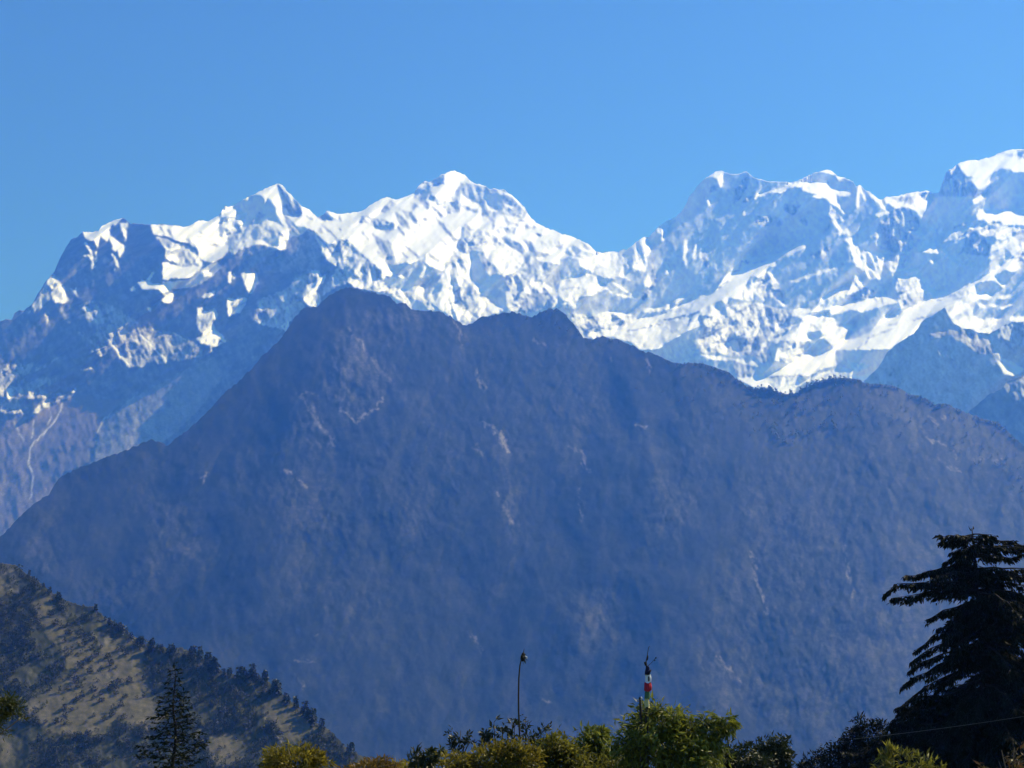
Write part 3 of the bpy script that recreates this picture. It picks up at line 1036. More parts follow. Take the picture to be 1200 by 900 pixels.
def leaf_mat(name, a, c, translucent=.35, scale=3.0, spec=.3):
    m, nt, b = new_mat(name)
    N, L = nt.nodes.new, nt.links.new
    tc = N('ShaderNodeTexCoord'); n = N('ShaderNodeTexNoise'); n.inputs['Scale'].default_value = scale
    n.inputs['Detail'].default_value = 3
    L(tc.outputs['Object'], n.inputs['Vector'])
    r = N('ShaderNodeMapRange'); r.inputs[1].default_value = .35; r.inputs[2].default_value = .65
    L(n.outputs['Fac'], r.inputs[0])
    x = N('ShaderNodeMix'); x.data_type = 'RGBA'
    x.inputs[6].default_value = (*a, 1); x.inputs[7].default_value = (*c, 1)
    ge = N('ShaderNodeNewGeometry')
    av = N('ShaderNodeMath'); av.operation = 'MULTIPLY_ADD'; av.inputs[1].default_value = .55
    hf = N('ShaderNodeMath'); hf.operation = 'MULTIPLY'; hf.inputs[1].default_value = .45
    L(r.outputs[0], hf.inputs[0]); L(ge.outputs['Random Per Island'], av.inputs[0]); L(hf.outputs[0], av.inputs[2])
    pw = N('ShaderNodeMath'); pw.operation = 'POWER'; pw.use_clamp = True; pw.inputs[1].default_value = 1.5  # more leaves take the dark colour, imitating shaded gaps between them
    L(av.outputs[0], pw.inputs[0])
    L(pw.outputs[0], x.inputs[0]); L(x.outputs[2], b.inputs['Base Color'])
    b.inputs['Roughness'].default_value = .45; b.inputs['Specular IOR Level'].default_value = spec
    if translucent:
        t = N('ShaderNodeBsdfTranslucent'); L(x.outputs[2], t.inputs['Color'])
        ms = N('ShaderNodeMixShader'); ms.inputs[0].default_value = translucent
        L(b.outputs[0], ms.inputs[1]); L(t.outputs[0], ms.inputs[2])
        L(ms.outputs[0], nt.nodes['Material Output'].inputs['Surface'])
    return m


def plain_mat(name, a, c, scale=8.0, rough=.8):
    m, nt, b = new_mat(name)
    N, L = nt.nodes.new, nt.links.new
    tc = N('ShaderNodeTexCoord'); n = N('ShaderNodeTexNoise'); n.inputs['Scale'].default_value = scale
    n.inputs['Detail'].default_value = 6
    L(tc.outputs['Object'], n.inputs['Vector'])
    x = N('ShaderNodeMix'); x.data_type = 'RGBA'
    x.inputs[6].default_value = (*a, 1); x.inputs[7].default_value = (*c, 1)
    L(n.outputs['Fac'], x.inputs[0]); L(x.outputs[2], b.inputs['Base Color'])
    b.inputs['Roughness'].default_value = rough
    return m


M_SNOW = terrain_mat('snow_and_rock', (.07, .068, .066), (.15, .145, .14), (.92, .92, .93), (.15, .125, .105), (.21, .17, .14), .012)
M_RIDGE = terrain_mat('bare_ridge_rock', (.16, .16, .16), (.24, .23, .22), (.85, .86, .88), (.20, .145, .11), (.27, .20, .15), .012)
M_FOREST = terrain_mat('mountain_forest', (.010, .018, .012), (.022, .028, .019), (.30, .26, .22), (.10, .10, .05), (.15, .13, .07), .010)
M_HILL = terrain_mat('hillside_cover', (.030, .038, .020), (.060, .062, .035), (.32, .27, .22), (.078, .076, .042), (.135, .112, .068), .03)
M_GROUND = plain_mat('grassy_ground', (.05, .065, .03), (.12, .10, .06), .4)
M_BARK = plain_mat('bark', (.05, .04, .03), (.10, .08, .06), 6)
M_DARKBARK = plain_mat('dark_bark', (.025, .02, .016), (.05, .04, .032), 6)

# ------------------------------------------------------------------ the ground, the mountains, the hill
FLOOR = -330.0


def ground_z(x, y):
    d = np.maximum(np.maximum(np.asarray(y, float) - 45, np.abs(x) - 110), -np.asarray(y, float) - 200)
    d = np.maximum(d, 0)
    return -np.minimum(.15 * d + .20 * np.maximum(d - 90, 0), 300.0) + .0 * np.asarray(x)


def axis(lo, hi, n):
    u = np.linspace(-1, 1, n)
    v = np.sign(u) * (np.abs(u) ** 3.2)
    return np.where(v < 0, -v * lo, v * hi)


gx, gy = axis(-15000, 15000, 181), axis(-12000, 18000, 201)
GX, GY = np.meshgrid(gx, gy)
GZ = ground_z(GX, GY) + .12 * fbm(GX / 9, GY / 9, 5, 3) * (np.hypot(GX, GY) > 6)
gm = bpy.data.meshes.new('ground')
gi = np.arange(GX.size).reshape(GX.shape)
gm.from_pydata(np.stack([GX, GY, GZ], -1).reshape(-1, 3).tolist(), [],
               np.stack([gi[:-1, :-1], gi[:-1, 1:], gi[1:, 1:], gi[1:, :-1]], -1).reshape(-1, 4).tolist())
gm.materials.append(M_GROUND)
for p in gm.polygons: p.use_smooth = True
tag(bpy.data.objects.new('ground', gm), kind='structure')
COL.objects.link(bpy.data.objects['ground'])

snow = Relief(SURVEY_SNOW, CLS, CREST_SNOW, FOOT_SNOW, 8000, 3, warp=1.0, lam=.012, grain=5.8)
snow.build('snow_mountains', M_SNOW, FLOOR)
ridge = Relief(SURVEY_RIDGE, CLS, CREST_RIDGE, FOOT_RIDGE, 7300, 21, warp=1.3)
ridge.build('mountain_ridge', M_RIDGE, FLOOR, back=900)
spur = Relief(SURVEY_SPUR, CLS, CREST_SPUR, FOOT_SPUR, 6900, 23, warp=1.3)
spur.build('mountain_spur', M_RIDGE, FLOOR, back=500)
def spurs(X, Y, m, snow, earth):
    # ribs and ravines of the wooded face, running down from the crest, and the roughness of the canopy
    a = X - .38 * (Y - 400) + 14 * fbm(X / 60, Y / 60, 501, 3)
    b = X + .45 * (Y - 400) + 14 * fbm(X / 60, Y / 60, 502, 3)
    side = np.clip((X - 430) / 300, 0, 1)
    big = ridged(a / 95, Y / 260, 503, 3) * side + ridged(b / 95, Y / 260, 504, 3) * (1 - side)
    mid = facets((X + .5 * Y * (1 - 2 * side)) / 34 + .5 * fbm(X / 30, Y / 30, 507, 3), Y / 62 + .4 * fbm(X / 30, Y / 30, 508, 2), 505) * .6 + ridged((X - .3 * Y) / 22, Y / 46, 506, 4)
    canopy = fbm(X / 2.4, Y / 2.4, 509, 2)
    return m + .20 * big + .10 * mid + .07 * canopy, np.clip(snow + .035 * np.clip(mid - .35, 0, 1) * 2, 0, 1), earth


forest = Relief(SURVEY_FOREST, FCLS, CREST_FOREST, FOOT_FOREST, 4200, 33, steep=.30, gentle=2.0, jag=1.4, grain=9, warp=3.0, soft=9, ribs=.4, extra=spurs)
forest.build('forested_mountain', M_FOREST, FLOOR, back=1500)
hill = Relief(SURVEY_HILL, FCLS, CREST_HILL, FOOT_HILL, 1150, 43, steep=.30, gentle=2.6, jag=1.2, grain=8, warp=2.5, soft=1, ribs=.3)
hill.build('hill', M_HILL, FLOOR, back=500)
TOP = max(float(r.V[..., 2].max()) for r in (snow, ridge, spur, forest, hill))

# the air: one closed box of thin blue haze round everything
hz = bpy.data.meshes.new('haze')
bx0, bx1, by0, by1, bz0, bz1 = -15600, 15600, -12600, 18600, FLOOR - 11, TOP + 60
hz.from_pydata([(x, y, z) for z in (bz0, bz1) for y in (by0, by1) for x in (bx0, bx1)], [],
               [(0, 2, 3, 1), (4, 5, 7, 6), (0, 1, 5, 4), (2, 6, 7, 3), (0, 4, 6, 2), (1, 3, 7, 5)])
hm = bpy.data.materials.new('haze'); hm.use_nodes = True
hn = hm.node_tree; hn.nodes.remove(hn.nodes['Principled BSDF'])
pv = hn.nodes.new('ShaderNodeVolumePrincipled')
pv.inputs['Color'].default_value = (*HAZE_COLOR, 1)
pv.inputs['Density'].default_value = HAZE_DENSITY
pv.inputs['Absorption Color'].default_value = (1, 1, 1, 1)
pv.inputs['Anisotropy'].default_value = 0.28
hn.links.new(pv.outputs[0], hn.nodes['Material Output'].inputs['Volume'])
hz.materials.append(hm)
ho = bpy.data.objects.new('haze', hz); COL.objects.link(ho); ho['kind'] = 'stuff'


# ------------------------------------------------------------------ plants
def mesh_np(name, V, F, mats, midx=None, smooth=False, parent=None):
    me = bpy.data.meshes.new(name)
    me.from_pydata(np.asarray(V, float).tolist(), [], [list(map(int, f)) for f in F])
    for m in (mats if isinstance(mats, list) else [mats]): me.materials.append(m)
    if midx is not None: me.polygons.foreach_set('material_index', np.asarray(midx, np.int32))
    if smooth: me.polygons.foreach_set('use_smooth', np.ones(len(F), bool))
    o = bpy.data.objects.new(name, me); COL.objects.link(o)
    if parent is not None: o.parent = parent
    return o


def empty(name, loc, label, cat, group=None):
    o = bpy.data.objects.new(name, None); COL.objects.link(o)
    o.location = loc; o.empty_display_size = .3
    return tag(o, label, cat, group)


def unit(a):
    return a / np.maximum(np.linalg.norm(a, axis=-1, keepdims=True), 1e-9)


def leaves(P, dirs, length, width, seed, fold=.25, curl=.15):
    """pointed leaves at P along dirs: four faces' worth of folded, curled blade each"""
    r = np.random.default_rng(seed)
    n = len(P)
    d = unit(dirs)
    side = unit(np.cross(d, unit(r.normal(size=(n, 3)) + np.array([0, 0, .6]))))
    up = np.cross(side, d)
    L = np.broadcast_to(length, (n,))[:, None] * r.uniform(.7, 1.3, (n, 1))
    W = np.broadcast_to(width, (n,))[:, None] * r.uniform(.7, 1.3, (n, 1))
    mid = P + d * L * .45 - up * L * curl * .2
    tip = P + d * L - up * L * curl
    V = np.stack([P, mid + side * W * .5 + up * W * fold, tip, mid - side * W * .5 + up * W * fold, mid], 1).reshape(-1, 3)
    b = np.arange(n)[:, None] * 5
    F = np.concatenate([b + np.array([[0, 4, 1]]), b + np.array([[1, 4, 2]]), b + np.array([[0, 3, 4]]), b + np.array([[3, 2, 4]])], 0)
    return V, F


def tube(pts, radii, sides=6):
    pts = [Vector(p) for p in pts]
    V, F = [], []
    for i, p in enumerate(pts):
        t = (pts[min(i + 1, len(pts) - 1)] - pts[max(i - 1, 0)]).normalized()
        a = t.cross(Vector((.37, .81, .45))).normalized(); b = t.cross(a)
        for k in range(sides):
            an = 2 * math.pi * k / sides
            V.append(p + (a * math.cos(an) + b * math.sin(an)) * radii[i])
    for i in range(len(pts) - 1):
        for k in range(sides):
            F.append((i * sides + k, i * sides + (k + 1) % sides, (i + 1) * sides + (k + 1) % sides, (i + 1) * sides + k))
    F.append(tuple(range(sides - 1, -1, -1))); F.append(tuple(range((len(pts) - 1) * sides, len(pts) * sides)))
    return V, F


class Acc:
    def __init__(s): s.V, s.F, s.n = [], [], 0
    def add(s, V, F):
        V = [tuple(v) for v in V]
        s.F += [tuple(int(i) + s.n for i in f) for f in F]; s.V += V; s.n += len(V)


def bush(name, label, cat, lobes, dist, n, leaf, mat, seed, droop=.2, width=.32, group=None, stems=5, depth=1.0, inner=.25, twigs=0, base_px=None):
    """a shrub: stems from the ground into a crown whose lobes (direction-measured centre and radii) are filled with leaves"""
    r = np.random.default_rng(seed)
    k = dist / FPX
    cs = [at(cx, cy, dist) for cx, cy, rx, ry in lobes]
    bx = base_px if base_px is not None else sum(l[0] for l in lobes) / len(lobes)
    g = at(bx, 890, dist)
    gz = float(ground_z(g.x, dist))
    root = empty(name, (g.x, dist, gz), label, cat, group)
    Ps, Ds, tips = [], [], []
    vol = np.array([l[2] * l[3] for l in lobes], float); vol /= vol.sum()
    for c, (cx, cy, rx, ry), v in zip(cs, lobes, vol):
        q = max(8, int(n * v))
        u = unit(r.normal(size=(q, 3)))
        # clumps: leaves gather round a few score of twig ends, with gaps between
        nc = max(6, q // 14)
        cu = unit(r.normal(size=(nc, 3)))
        pick = r.integers(0, nc, q)
        u = unit(cu[pick] + .16 * r.normal(size=(q, 3)))
        cr = r.uniform(.58, 1.12, nc) + .22 * (r.random(nc) < .12)
        for t_ in np.nonzero(cr > 1.08)[0]:
            tips.append((np.array(c), cu[t_] * np.array([rx * k, rx * k * depth, ry * k]) * cr[t_]))
        rad = np.where(r.random(q) < inner, r.uniform(.3, .85, q), cr[pick] * r.uniform(.85, 1.03, q))[:, None]
        R3 = np.array([rx * k, rx * k * depth, ry * k])
        P = np.array(c) + u * R3 * rad
        D = u * .7 + .75 * r.normal(size=(q, 3)) + np.array([0, 0, .35 - droop * 2])
        Ps.append(P); Ds.append(D)
    P = np.concatenate(Ps) - np.array(root.location); D = np.concatenate(Ds)
    keep = P[:, 2] > .05
    V, F = leaves(P[keep], D[keep], leaf * k, leaf * k * width, seed + 1, curl=.15 + droop * .5)
    mesh_np('foliage', V, F, mat, parent=root)
    A = Acc()
    for c, (cx, cy, rx, ry) in zip(cs, lobes):
        for j in range(max(1, stems // len(lobes))):
            e = Vector(c) - root.location + Vector((r.normal() * rx * k * .4, r.normal() * rx * k * .3, ry * k * r.uniform(.2, .8)))
            m_ = Vector((e.x * .35, e.y * .35, e.z * .55))
            A.add(*tube([(r.normal() * .04, r.normal() * .04, -.05), m_, e], [.035, .022, .008], 5))
    for c, d in tips:
        c = c - np.array(root.location)
        if (c + d)[2] > .1:
            A.add(*tube([tuple(c + d * .3), tuple(c + d * .7 + np.array([0, 0, .02])), tuple(c + d)], [.010, .007, .004], 4))
    mesh_np('stem', A.V, A.F, M_BARK, smooth=True, parent=root)
    return root


def sapling(name, label, cat, stems, dist, leaf, mat, seed, group=None, per=16, side=9):
    """thin bare-looking stems (direction-measured polylines) with small leaves along their upper halves"""
    r = np.random.default_rng(seed); k = dist / FPX
    g = at(stems[0][0][0], 900, dist)
    gz = float(ground_z(g.x, dist))
    root = empty(name, (g.x, dist, gz), label, cat, group)
    A = Acc(); Ps, Ds = [], []
    for st in stems:
        pts = [at(x, y, dist) - root.location + Vector((0, r.normal() * .04, 0)) for x, y in st]
        pts[0] = Vector((pts[0].x * .4, 0, -.05)) if st[0][1] > 890 else pts[0]
        A.add(*tube(pts, list(np.linspace(.016, .006, len(pts))), 5))
        for j in range(per):
            u = r.uniform(.35, 1.02) * (len(pts) - 1)
            i = min(int(u), len(pts) - 2); f = u - i
            p = pts[i] * (1 - f) + pts[i + 1] * f
            d = (pts[i + 1] - pts[i]).normalized()
            off = Vector((r.normal(), r.normal(), r.normal() * .6))
            tl = r.uniform(.3, 1) * side * k * (1.1 - u / len(pts) * .6)
            e = p + (off.normalized() * .8 + d * .7).normalized() * tl
            A.add(*tube([p, e], [.004, .003], 4))
            for q in range(4):
                Ps.append(e + Vector((r.normal(), r.normal(), r.normal())) * .02); Ds.append(off.normalized() + d * .6 + Vector((r.normal(), r.normal(), r.normal())) * .6)
    V, F = leaves(np.array(Ps), np.array(Ds), leaf * k, leaf * k * .42, seed + 5)
    mesh_np('foliage', V, F, mat, parent=root)
    mesh_np('stem', A.V, A.F, M_DARKBARK, smooth=True, parent=root)
    return root


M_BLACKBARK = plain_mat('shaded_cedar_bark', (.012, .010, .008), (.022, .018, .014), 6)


def conifer(name, label, cat, px, top_py, dist, branches, trunk_r, mat, seed, lean=0.0, spray=.5, dens=1.0, sprw=.2, hang=.5, tip_n=14, tipn=30, curtain=1, twig=1.0):
    """branches: list of (py on the trunk, reach in px, azimuth, rise at the root, droop at the tip)"""
    r = np.random.default_rng(seed); k = dist / FPX
    top = at(px, top_py, dist)
    gz = float(ground_z(top.x, dist))
    root = empty(name, (top.x, dist, gz), label, cat)
    H = top.z - gz
    T = Acc()
    n = 12
    T.add(*tube([(lean * k * (i / n) ** 2 + .05 * math.sin(i * 1.3), .04 * math.cos(i), H * i / n - (.3 if i == 0 else 0)) for i in range(n + 1)],
                [trunk_r * (1 - .93 * i / n) for i in range(n + 1)], 9))
    Ps, Ds = [], []
    for py, reach, az, rise, droop in branches:
        z0 = at(px, py, dist).z - gz
        L = reach * k
        dx, dy = math.sin(az), -math.cos(az)
        pts = []
        m = 7
        wob = r.normal(size=m + 1) * .03 * L
        for i in range(m + 1):
            u = i / m
            rr = L * u
            z = z0 + L * (rise * u - droop * u * u) + wob[i] * u
            pts.append(Vector((dx * rr + wob[-i] * u * .6 * dy + lean * k * (z0 / H) ** 2, dy * rr - wob[-i] * u * .6 * dx, z)))
        T.add(*tube(pts, list(np.linspace(max(.012, trunk_r * .22 * min(1, L / 2.5)), .006, m + 1)), 5))
        cnt = int(L / spray * tip_n * dens) + 4
        for j in range(cnt):
            u = 1 - abs(r.normal()) * .42 if r.random() < .35 else r.uniform(.12, 1.0)
            u = min(max(u, .08), 1.0)
            f = u * m; i = min(int(f), m - 1); f -= i
            p = pts[i] * (1 - f) + pts[i + 1] * f
            d = (pts[i + 1] - pts[i]).normalized()
            sgn = 1 if r.random() < .5 else -1
            sd_ = Vector((-dy, dx, 0)) * sgn
            w = r.uniform(.1, 1.0) * spray * twig * (1.25 - u * .75)
            q = p + (sd_ * .8 + d * .55).normalized() * w + Vector((0, 0, -hang * w * r.uniform(.1, .9)))
            for cu in range(1, curtain):
                w2 = cu / curtain
                Ps.append(p * (1 - w2) + q * w2); Ds.append(sd_ * .5 + d * .5 + Vector((r.normal() * .5, r.normal() * .5, r.normal() * .3 - hang * .9)))
            Ps.append(q); Ds.append(sd_ * .55 + d * .7 + Vector((r.normal() * .35, r.normal() * .35, r.normal() * .3 - hang * .8)))
            if j % 3 == 0:
                T.add(*tube([p, q], [.010, .005], 3))
    for j in range(tipn):
        Ps.append(Vector((lean * k + r.normal() * .04, r.normal() * .04, H - r.uniform(0, 1) * spray * 1.6))); Ds.append(Vector((r.normal() * .5, r.normal() * .5, .9)))
    V, F = leaves(np.array(Ps), np.array(Ds), spray, spray * sprw, seed + 3, curl=.2)
    mesh_np('crown', V, F, mat, parent=root)
    mesh_np('trunk', T.V, T.F, M_BLACKBARK, smooth=True, parent=root)
    return root


def far_tree_mesh(name, kind, h, seed, n=90):
    """a whole far tree, a few metres tall, as a loose cloud of leaf clumps round a trunk"""
    r = np.random.default_rng(seed)
    u = r.random(n)
    an = r.random(n) * 2 * np.pi
    if kind == 'conifer':
        z = h * (.10 + .9 * u)
        rad = h * .22 * (1 - u) ** .8 * r.uniform(.0, 1.15, n) + .02
    else:
        z = h * (.15 + .8 * u)
        rad = h * .52 * np.sqrt(np.clip(1 - (2 * u - .9) ** 2, .05, 1)) * r.uniform(.0, 1.1, n)
    P = np.stack([np.cos(an) * rad, np.sin(an) * rad, z], -1)
    D = np.stack([np.cos(an), np.sin(an), r.normal(size=n) * .5 - (.2 if kind == 'conifer' else -.3)], -1) + .5 * r.normal(size=(n, 3))
    V, F = leaves(P, D, h * .22, h * .18, seed + 1)
    A = Acc(); A.add(V, F)
    A.add(*tube([(0, 0, -h * .12), (0, 0, h * .85)], [h * .03, h * .008], 5))
    return A

# ------------------------------------------------------------------ trees and scrub on the hill and far ridge
M_FARLEAF = leaf_mat('far_tree_leaves', (.026, .036, .020), (.055, .066, .034), .15, .15)
M_SCRUB = leaf_mat('scrub_leaves', (.035, .045, .022), (.065, .065, .034), .15, .15)

protos = {}
for kind in ('conifer', 'round'):
    for v in range(4):
        A = far_tree_mesh(kind, kind, 1.0, 100 + v + (20 if kind == 'round' else 0))
        me = bpy.data.meshes.new('hillside_' + ('conifer' if kind == 'conifer' else 'shrub'))
        me.from_pydata(A.V, [], A.F); me.materials.append(M_FARLEAF if kind == 'conifer' else M_SCRUB)
        protos[kind, v] = me
HR = np.random.default_rng(77)


def hill_plant(px, py, size_px, kind, name, label, cat, group):
    p = hill.point(px, py)
    o = bpy.data.objects.new(name, protos[kind, int(HR.integers(0, 4))])
    h = size_px * p.y / FPX
    o.location = p - Vector((0, 0, h * .08)); o.scale = (h * HR.uniform(.85, 1.2), h * HR.uniform(.85, 1.2), h * HR.uniform(.85, 1.15))
    o.rotation_euler = (0, 0, HR.uniform(0, 6.28))
    COL.objects.link(o)
    return tag(o, label, cat, group)


for i in range(62):
    px = HR.uniform(2, 425)
    if HR.random() < .35: px = HR.uniform(165, 330)
    hill_plant(px, hill.crest_py(px) + HR.uniform(3, 8), HR.uniform(8, 17) if px > 160 else HR.uniform(5, 10), 'conifer', 'skyline_conifer',
               'small dark conifer standing along the skyline of the brown hill', 'tree', 'conifers along the skyline of the hill')
dots = [(85, 695), (97, 712), (103, 704), (74, 700), (126, 727), (131, 733), (137, 741), (60, 722), (66, 733), (92, 748), (100, 757), (80, 744), (71, 737),
        (83, 795), (88, 800), (93, 806), (99, 797), (105, 789), (109, 811), (118, 815), (121, 821), (117, 824), (128, 810), (131, 806), (135, 808), (138, 801),
        (136, 814), (142, 828), (80, 810), (86, 790), (75, 832), (84, 833), (96, 817), (70, 765), (78, 770), (112, 770), (126, 772), (130, 780), (136, 783),
        (53, 848), (66, 848), (75, 850), (145, 843), (160, 756), (163, 762), (148, 768), (118, 760), (110, 750), (105, 776), (95, 783), (62, 758), (141, 762),
        (152, 800), (147, 818), (133, 838), (110, 840), (122, 845), (90, 822), (57, 860), (102, 862)]
for x, y in dots:
    if y < hill.crest_py(x) + 4: continue
    hill_plant(x, y, HR.uniform(4, 9), 'round', 'scrub_bush', 'small dark scrub bush dotted over the bare brown slope of the hill', 'bush', 'scrub bushes dotted over the bare slope')

# the woods of the hill: far too many to count
W = Acc()
wood = [(far_tree_mesh('w', 'conifer', 1.0, 300 + v, 34), far_tree_mesh('w', 'round', 1.0, 320 + v, 34)) for v in range(4)]
grass_polys = []
for line in SURVEY_HILL.strip().splitlines():
    c, w_, pts = line.split(' ', 2)
    if c in ('k', 'o'):
        ox, oy, sc = WIN[w_]; grass_polys.append(parse_line(pts) / sc + np.array([ox, oy]))


def in_poly(x, y, P):
    Q = np.roll(P, -1, 0); ins = False
    for (xa, ya), (xb, yb) in zip(P, Q):
        if (ya > y) != (yb > y) and x < xa + (y - ya) * (xb - xa) / (yb - ya): ins = not ins
    return ins


cnt = 0
while cnt < 4200:
    px, py = HR.uniform(-60, 445), HR.uniform(665, 930)
    if py < hill.crest_py(px) + 3: continue
    if any(in_poly(px, py, P) for P in grass_polys) and HR.random() < .86: continue
    if fbm(np.array([px / 30]), np.array([py / 22]), 91, 2)[0] < -.45: continue
    p = hill.point(px, py)
    a = wood[int(HR.integers(0, 4))][0 if HR.random() < (.65 if px > 160 else .3) else 1]
    h = (2.6 + 6.5 * HR.random() ** 2) * p.y / FPX
    ca, sa = math.cos(cnt), math.sin(cnt)
    VV = np.array(a.V) * h
    VV = np.stack([VV[:, 0] * ca - VV[:, 1] * sa + p.x, VV[:, 0] * sa + VV[:, 1] * ca + p.y, VV[:, 2] + p.z - h * .1], -1)
    W.add(VV, a.F); cnt += 1
w_o = mesh_np('woodland', W.V, W.F, M_FARLEAF)
tag(w_o, 'dark woodland covering the lower left hill round its bare patch', 'woodland', kind='stuff')

# the forest edge along the crest of the big dark mountain and down its shoulder
W = Acc()
ec = [far_tree_mesh('w', 'conifer', 1.0, 340 + v, 26) for v in range(4)]
cnt = 0
while cnt < 620:
    px = HR.uniform(560, 1290)
    dens = np.interp(px, [560, 700, 790, 870, 990, 1010, 1040, 1230], [.12, .2, .25, .9, 1, .6, .8, .8])
    if HR.random() > dens: continue
    py = forest.crest_py(px) + (HR.uniform(2, 5) if HR.random() < .55 else HR.uniform(2, 60))
    p = forest.point(px, py)
    h = HR.uniform(3.0, 7.5) * (1.25 if 880 < px < 990 else .8) * p.y / FPX
    VV = np.array(ec[cnt % 4].V) * np.array([h * 1.1, h * 1.1, h]) + np.array([p.x, p.y, p.z - h * .15])
    W.add(VV, ec[cnt % 4].F); cnt += 1
tag(mesh_np('far_forest', W.V, W.F, M_FARLEAF), 'far forest of tiny trees along the crest of the dark blue mountain', 'forest', kind='stuff')

# ------------------------------------------------------------------ the trees and shrubs round the terrace
M_NEEDLE = leaf_mat('backlit_needles', (.006, .008, .004), (.015, .018, .008), .05, 1.2, spec=.04)  # blacker than real needles: their backlit look is put into the colour
M_SPRUCE = leaf_mat('spruce_needles', (.008, .013, .007), (.022, .030, .012), .10, 2.0, spec=.08)
M_YELLOWLEAF = leaf_mat('yellow_green_leaves', (.05, .045, .008), (.36, .29, .035), .48, 2.5)
M_GREENLEAF = leaf_mat('green_leaves', (.025, .045, .010), (.31, .32, .05), .48, 2.2)
M_OLIVELEAF = leaf_mat('olive_leaves', (.025, .03, .008), (.28, .26, .035), .48, 2.2)
M_DARKLEAF = leaf_mat('dark_leaves', (.012, .020, .008), (.04, .05, .016), .25, 2.0)
M_BLUELEAF = leaf_mat('bluish_leaves', (.014, .022, .016), (.035, .05, .03), .25, 2.0)

# big dark cedar on the right: flat top, long level tiers with hanging twigs, a dense dark skirt
R9 = random.Random(5)
br = []
cedar_left = [(629, 40, .02, -.02), (633, 36, .05, .10), (646, 34, -.10, .25), (655, 42, -.15, .30), (668, 62, .10, .12), (672, 80, .06, .10), (686, 104, .03, .02), (693, 96, -.02, .06), (706, 60, -.08, .25),
              (716, 50, -.12, .30), (726, 74, -.12, .34), (738, 84, -.15, .30), (756, 84, -.10, .25), (764, 96, -.12, .30), (780, 94, -.12, .36), (800, 86, -.1, .30), (812, 106, -.06, .22)]
for py, L, rise, dr in cedar_left:
    br.append((py, L, -math.pi / 2 + R9.uniform(-.15, .15), rise, dr))
    br.append((py + R9.uniform(-3, 3), L * R9.uniform(.45, .9), -math.pi / 2 + R9.uniform(-.7, .7), rise, dr))
    for q in range(2):
        br.append((py + R9.uniform(-9, 9), L * R9.uniform(.25, .8), -math.pi / 2 + R9.uniform(-.8, .8), rise + R9.uniform(-.1, .16), dr * R9.uniform(.4, 1.3)))
for py, L in [(626, 26), (632, 66), (640, 74), (650, 54), (667, 72), (673, 84), (684, 90), (697, 96), (704, 80)]:
    br.append((py, L, math.pi / 2 + R9.uniform(-.3, .3), .06, .12))
    br.append((py + 3, L * .7, math.pi / 2 + R9.uniform(-.7, .7), .06, .12))
for i in range(90):                                          # the right-hand and rear limbs
    py = R9.uniform(690, 830)
    br.append((py, R9.uniform(40, 95), R9.uniform(.1, math.pi - .1), R9.uniform(-.15, .12), R9.uniform(.2, .45)))
for i in range(330):                                         # the skirt
    py = R9.uniform(805, 935)
    env = np.interp(py, [800, 830, 860, 900, 930], [78, 106, 132, 178, 215])
    br.append((py, env * R9.uniform(.45, 1.0), R9.uniform(-math.pi, math.pi), R9.uniform(-.15, .10), R9.uniform(.2, .4)))
for py, L in [(826, 100), (834, 96), (841, 108), (848, 112), (853, 122), (858, 118), (863, 132), (868, 140), (874, 150), (880, 160), (887, 170), (894, 182)]:
    for q in range(3):
        br.append((py - 14 + R9.uniform(-4, 4), L * R9.uniform(.8, 1.02), -math.pi / 2 + R9.uniform(-.35, .35), 0, R9.uniform(.08, .2)))
for i in range(60):                                          # short growth close to the trunk
    br.append((R9.uniform(632, 800), R9.uniform(10, 26), R9.uniform(-math.pi, math.pi), 0, .3))
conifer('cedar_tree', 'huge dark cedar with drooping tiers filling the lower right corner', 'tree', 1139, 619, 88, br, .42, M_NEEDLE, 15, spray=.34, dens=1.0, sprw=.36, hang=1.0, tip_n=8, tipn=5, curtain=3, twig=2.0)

# slim young spruce at lower left
br = []
for i, (py, L) in enumerate([(786, 7), (790, 8), (795, 11), (800, 10), (806, 16), (812, 12), (817, 15), (823, 20), (829, 33), (833, 24), (838, 26), (842, 30), (848, 28), (853, 36), (858, 30), (862, 34),
                             (866, 40), (871, 36), (876, 44), (881, 40), (886, 42), (890, 48), (895, 46), (900, 50), (905, 50)]):
    L *= R9.uniform(.5, 1.08) * (.65 if py < 815 else .92)
    br.append((py, L, -math.pi / 2 + R9.uniform(-.5, .5), .10, .05))
    br.append((py + R9.uniform(-2, 2), L * R9.uniform(.75, 1.0), math.pi / 2 + R9.uniform(-.5, .5), .42, .05))
    if py > 810:
        br.append((py, L * .7, R9.uniform(-.6, .6), .25, .1)); br.append((py, L * .6, math.pi + R9.uniform(-.6, .6), .25, .1))
conifer('spruce_tree', 'slim young spruce with sparse upswept branches at lower left', 'tree', 211, 777, 52, br, .10, M_SPRUCE, 16, lean=-7, spray=.17, dens=.66, sprw=.36, hang=.3, tip_n=6, tipn=8)

bush('pine_tree', 'pine at the left edge reaching one sunlit green branch tip into view', 'tree', [(0, 828, 25, 14), (8, 822, 15, 11), (-40, 850, 45, 30), (-70, 800, 50, 45), (20, 840, 13, 5)], 30, 6500, 7,
     leaf_mat('pine_needles', (.03, .045, .010), (.09, .085, .016), .3, 3), 51, droop=.05, width=.22, stems=4, base_px=-75)

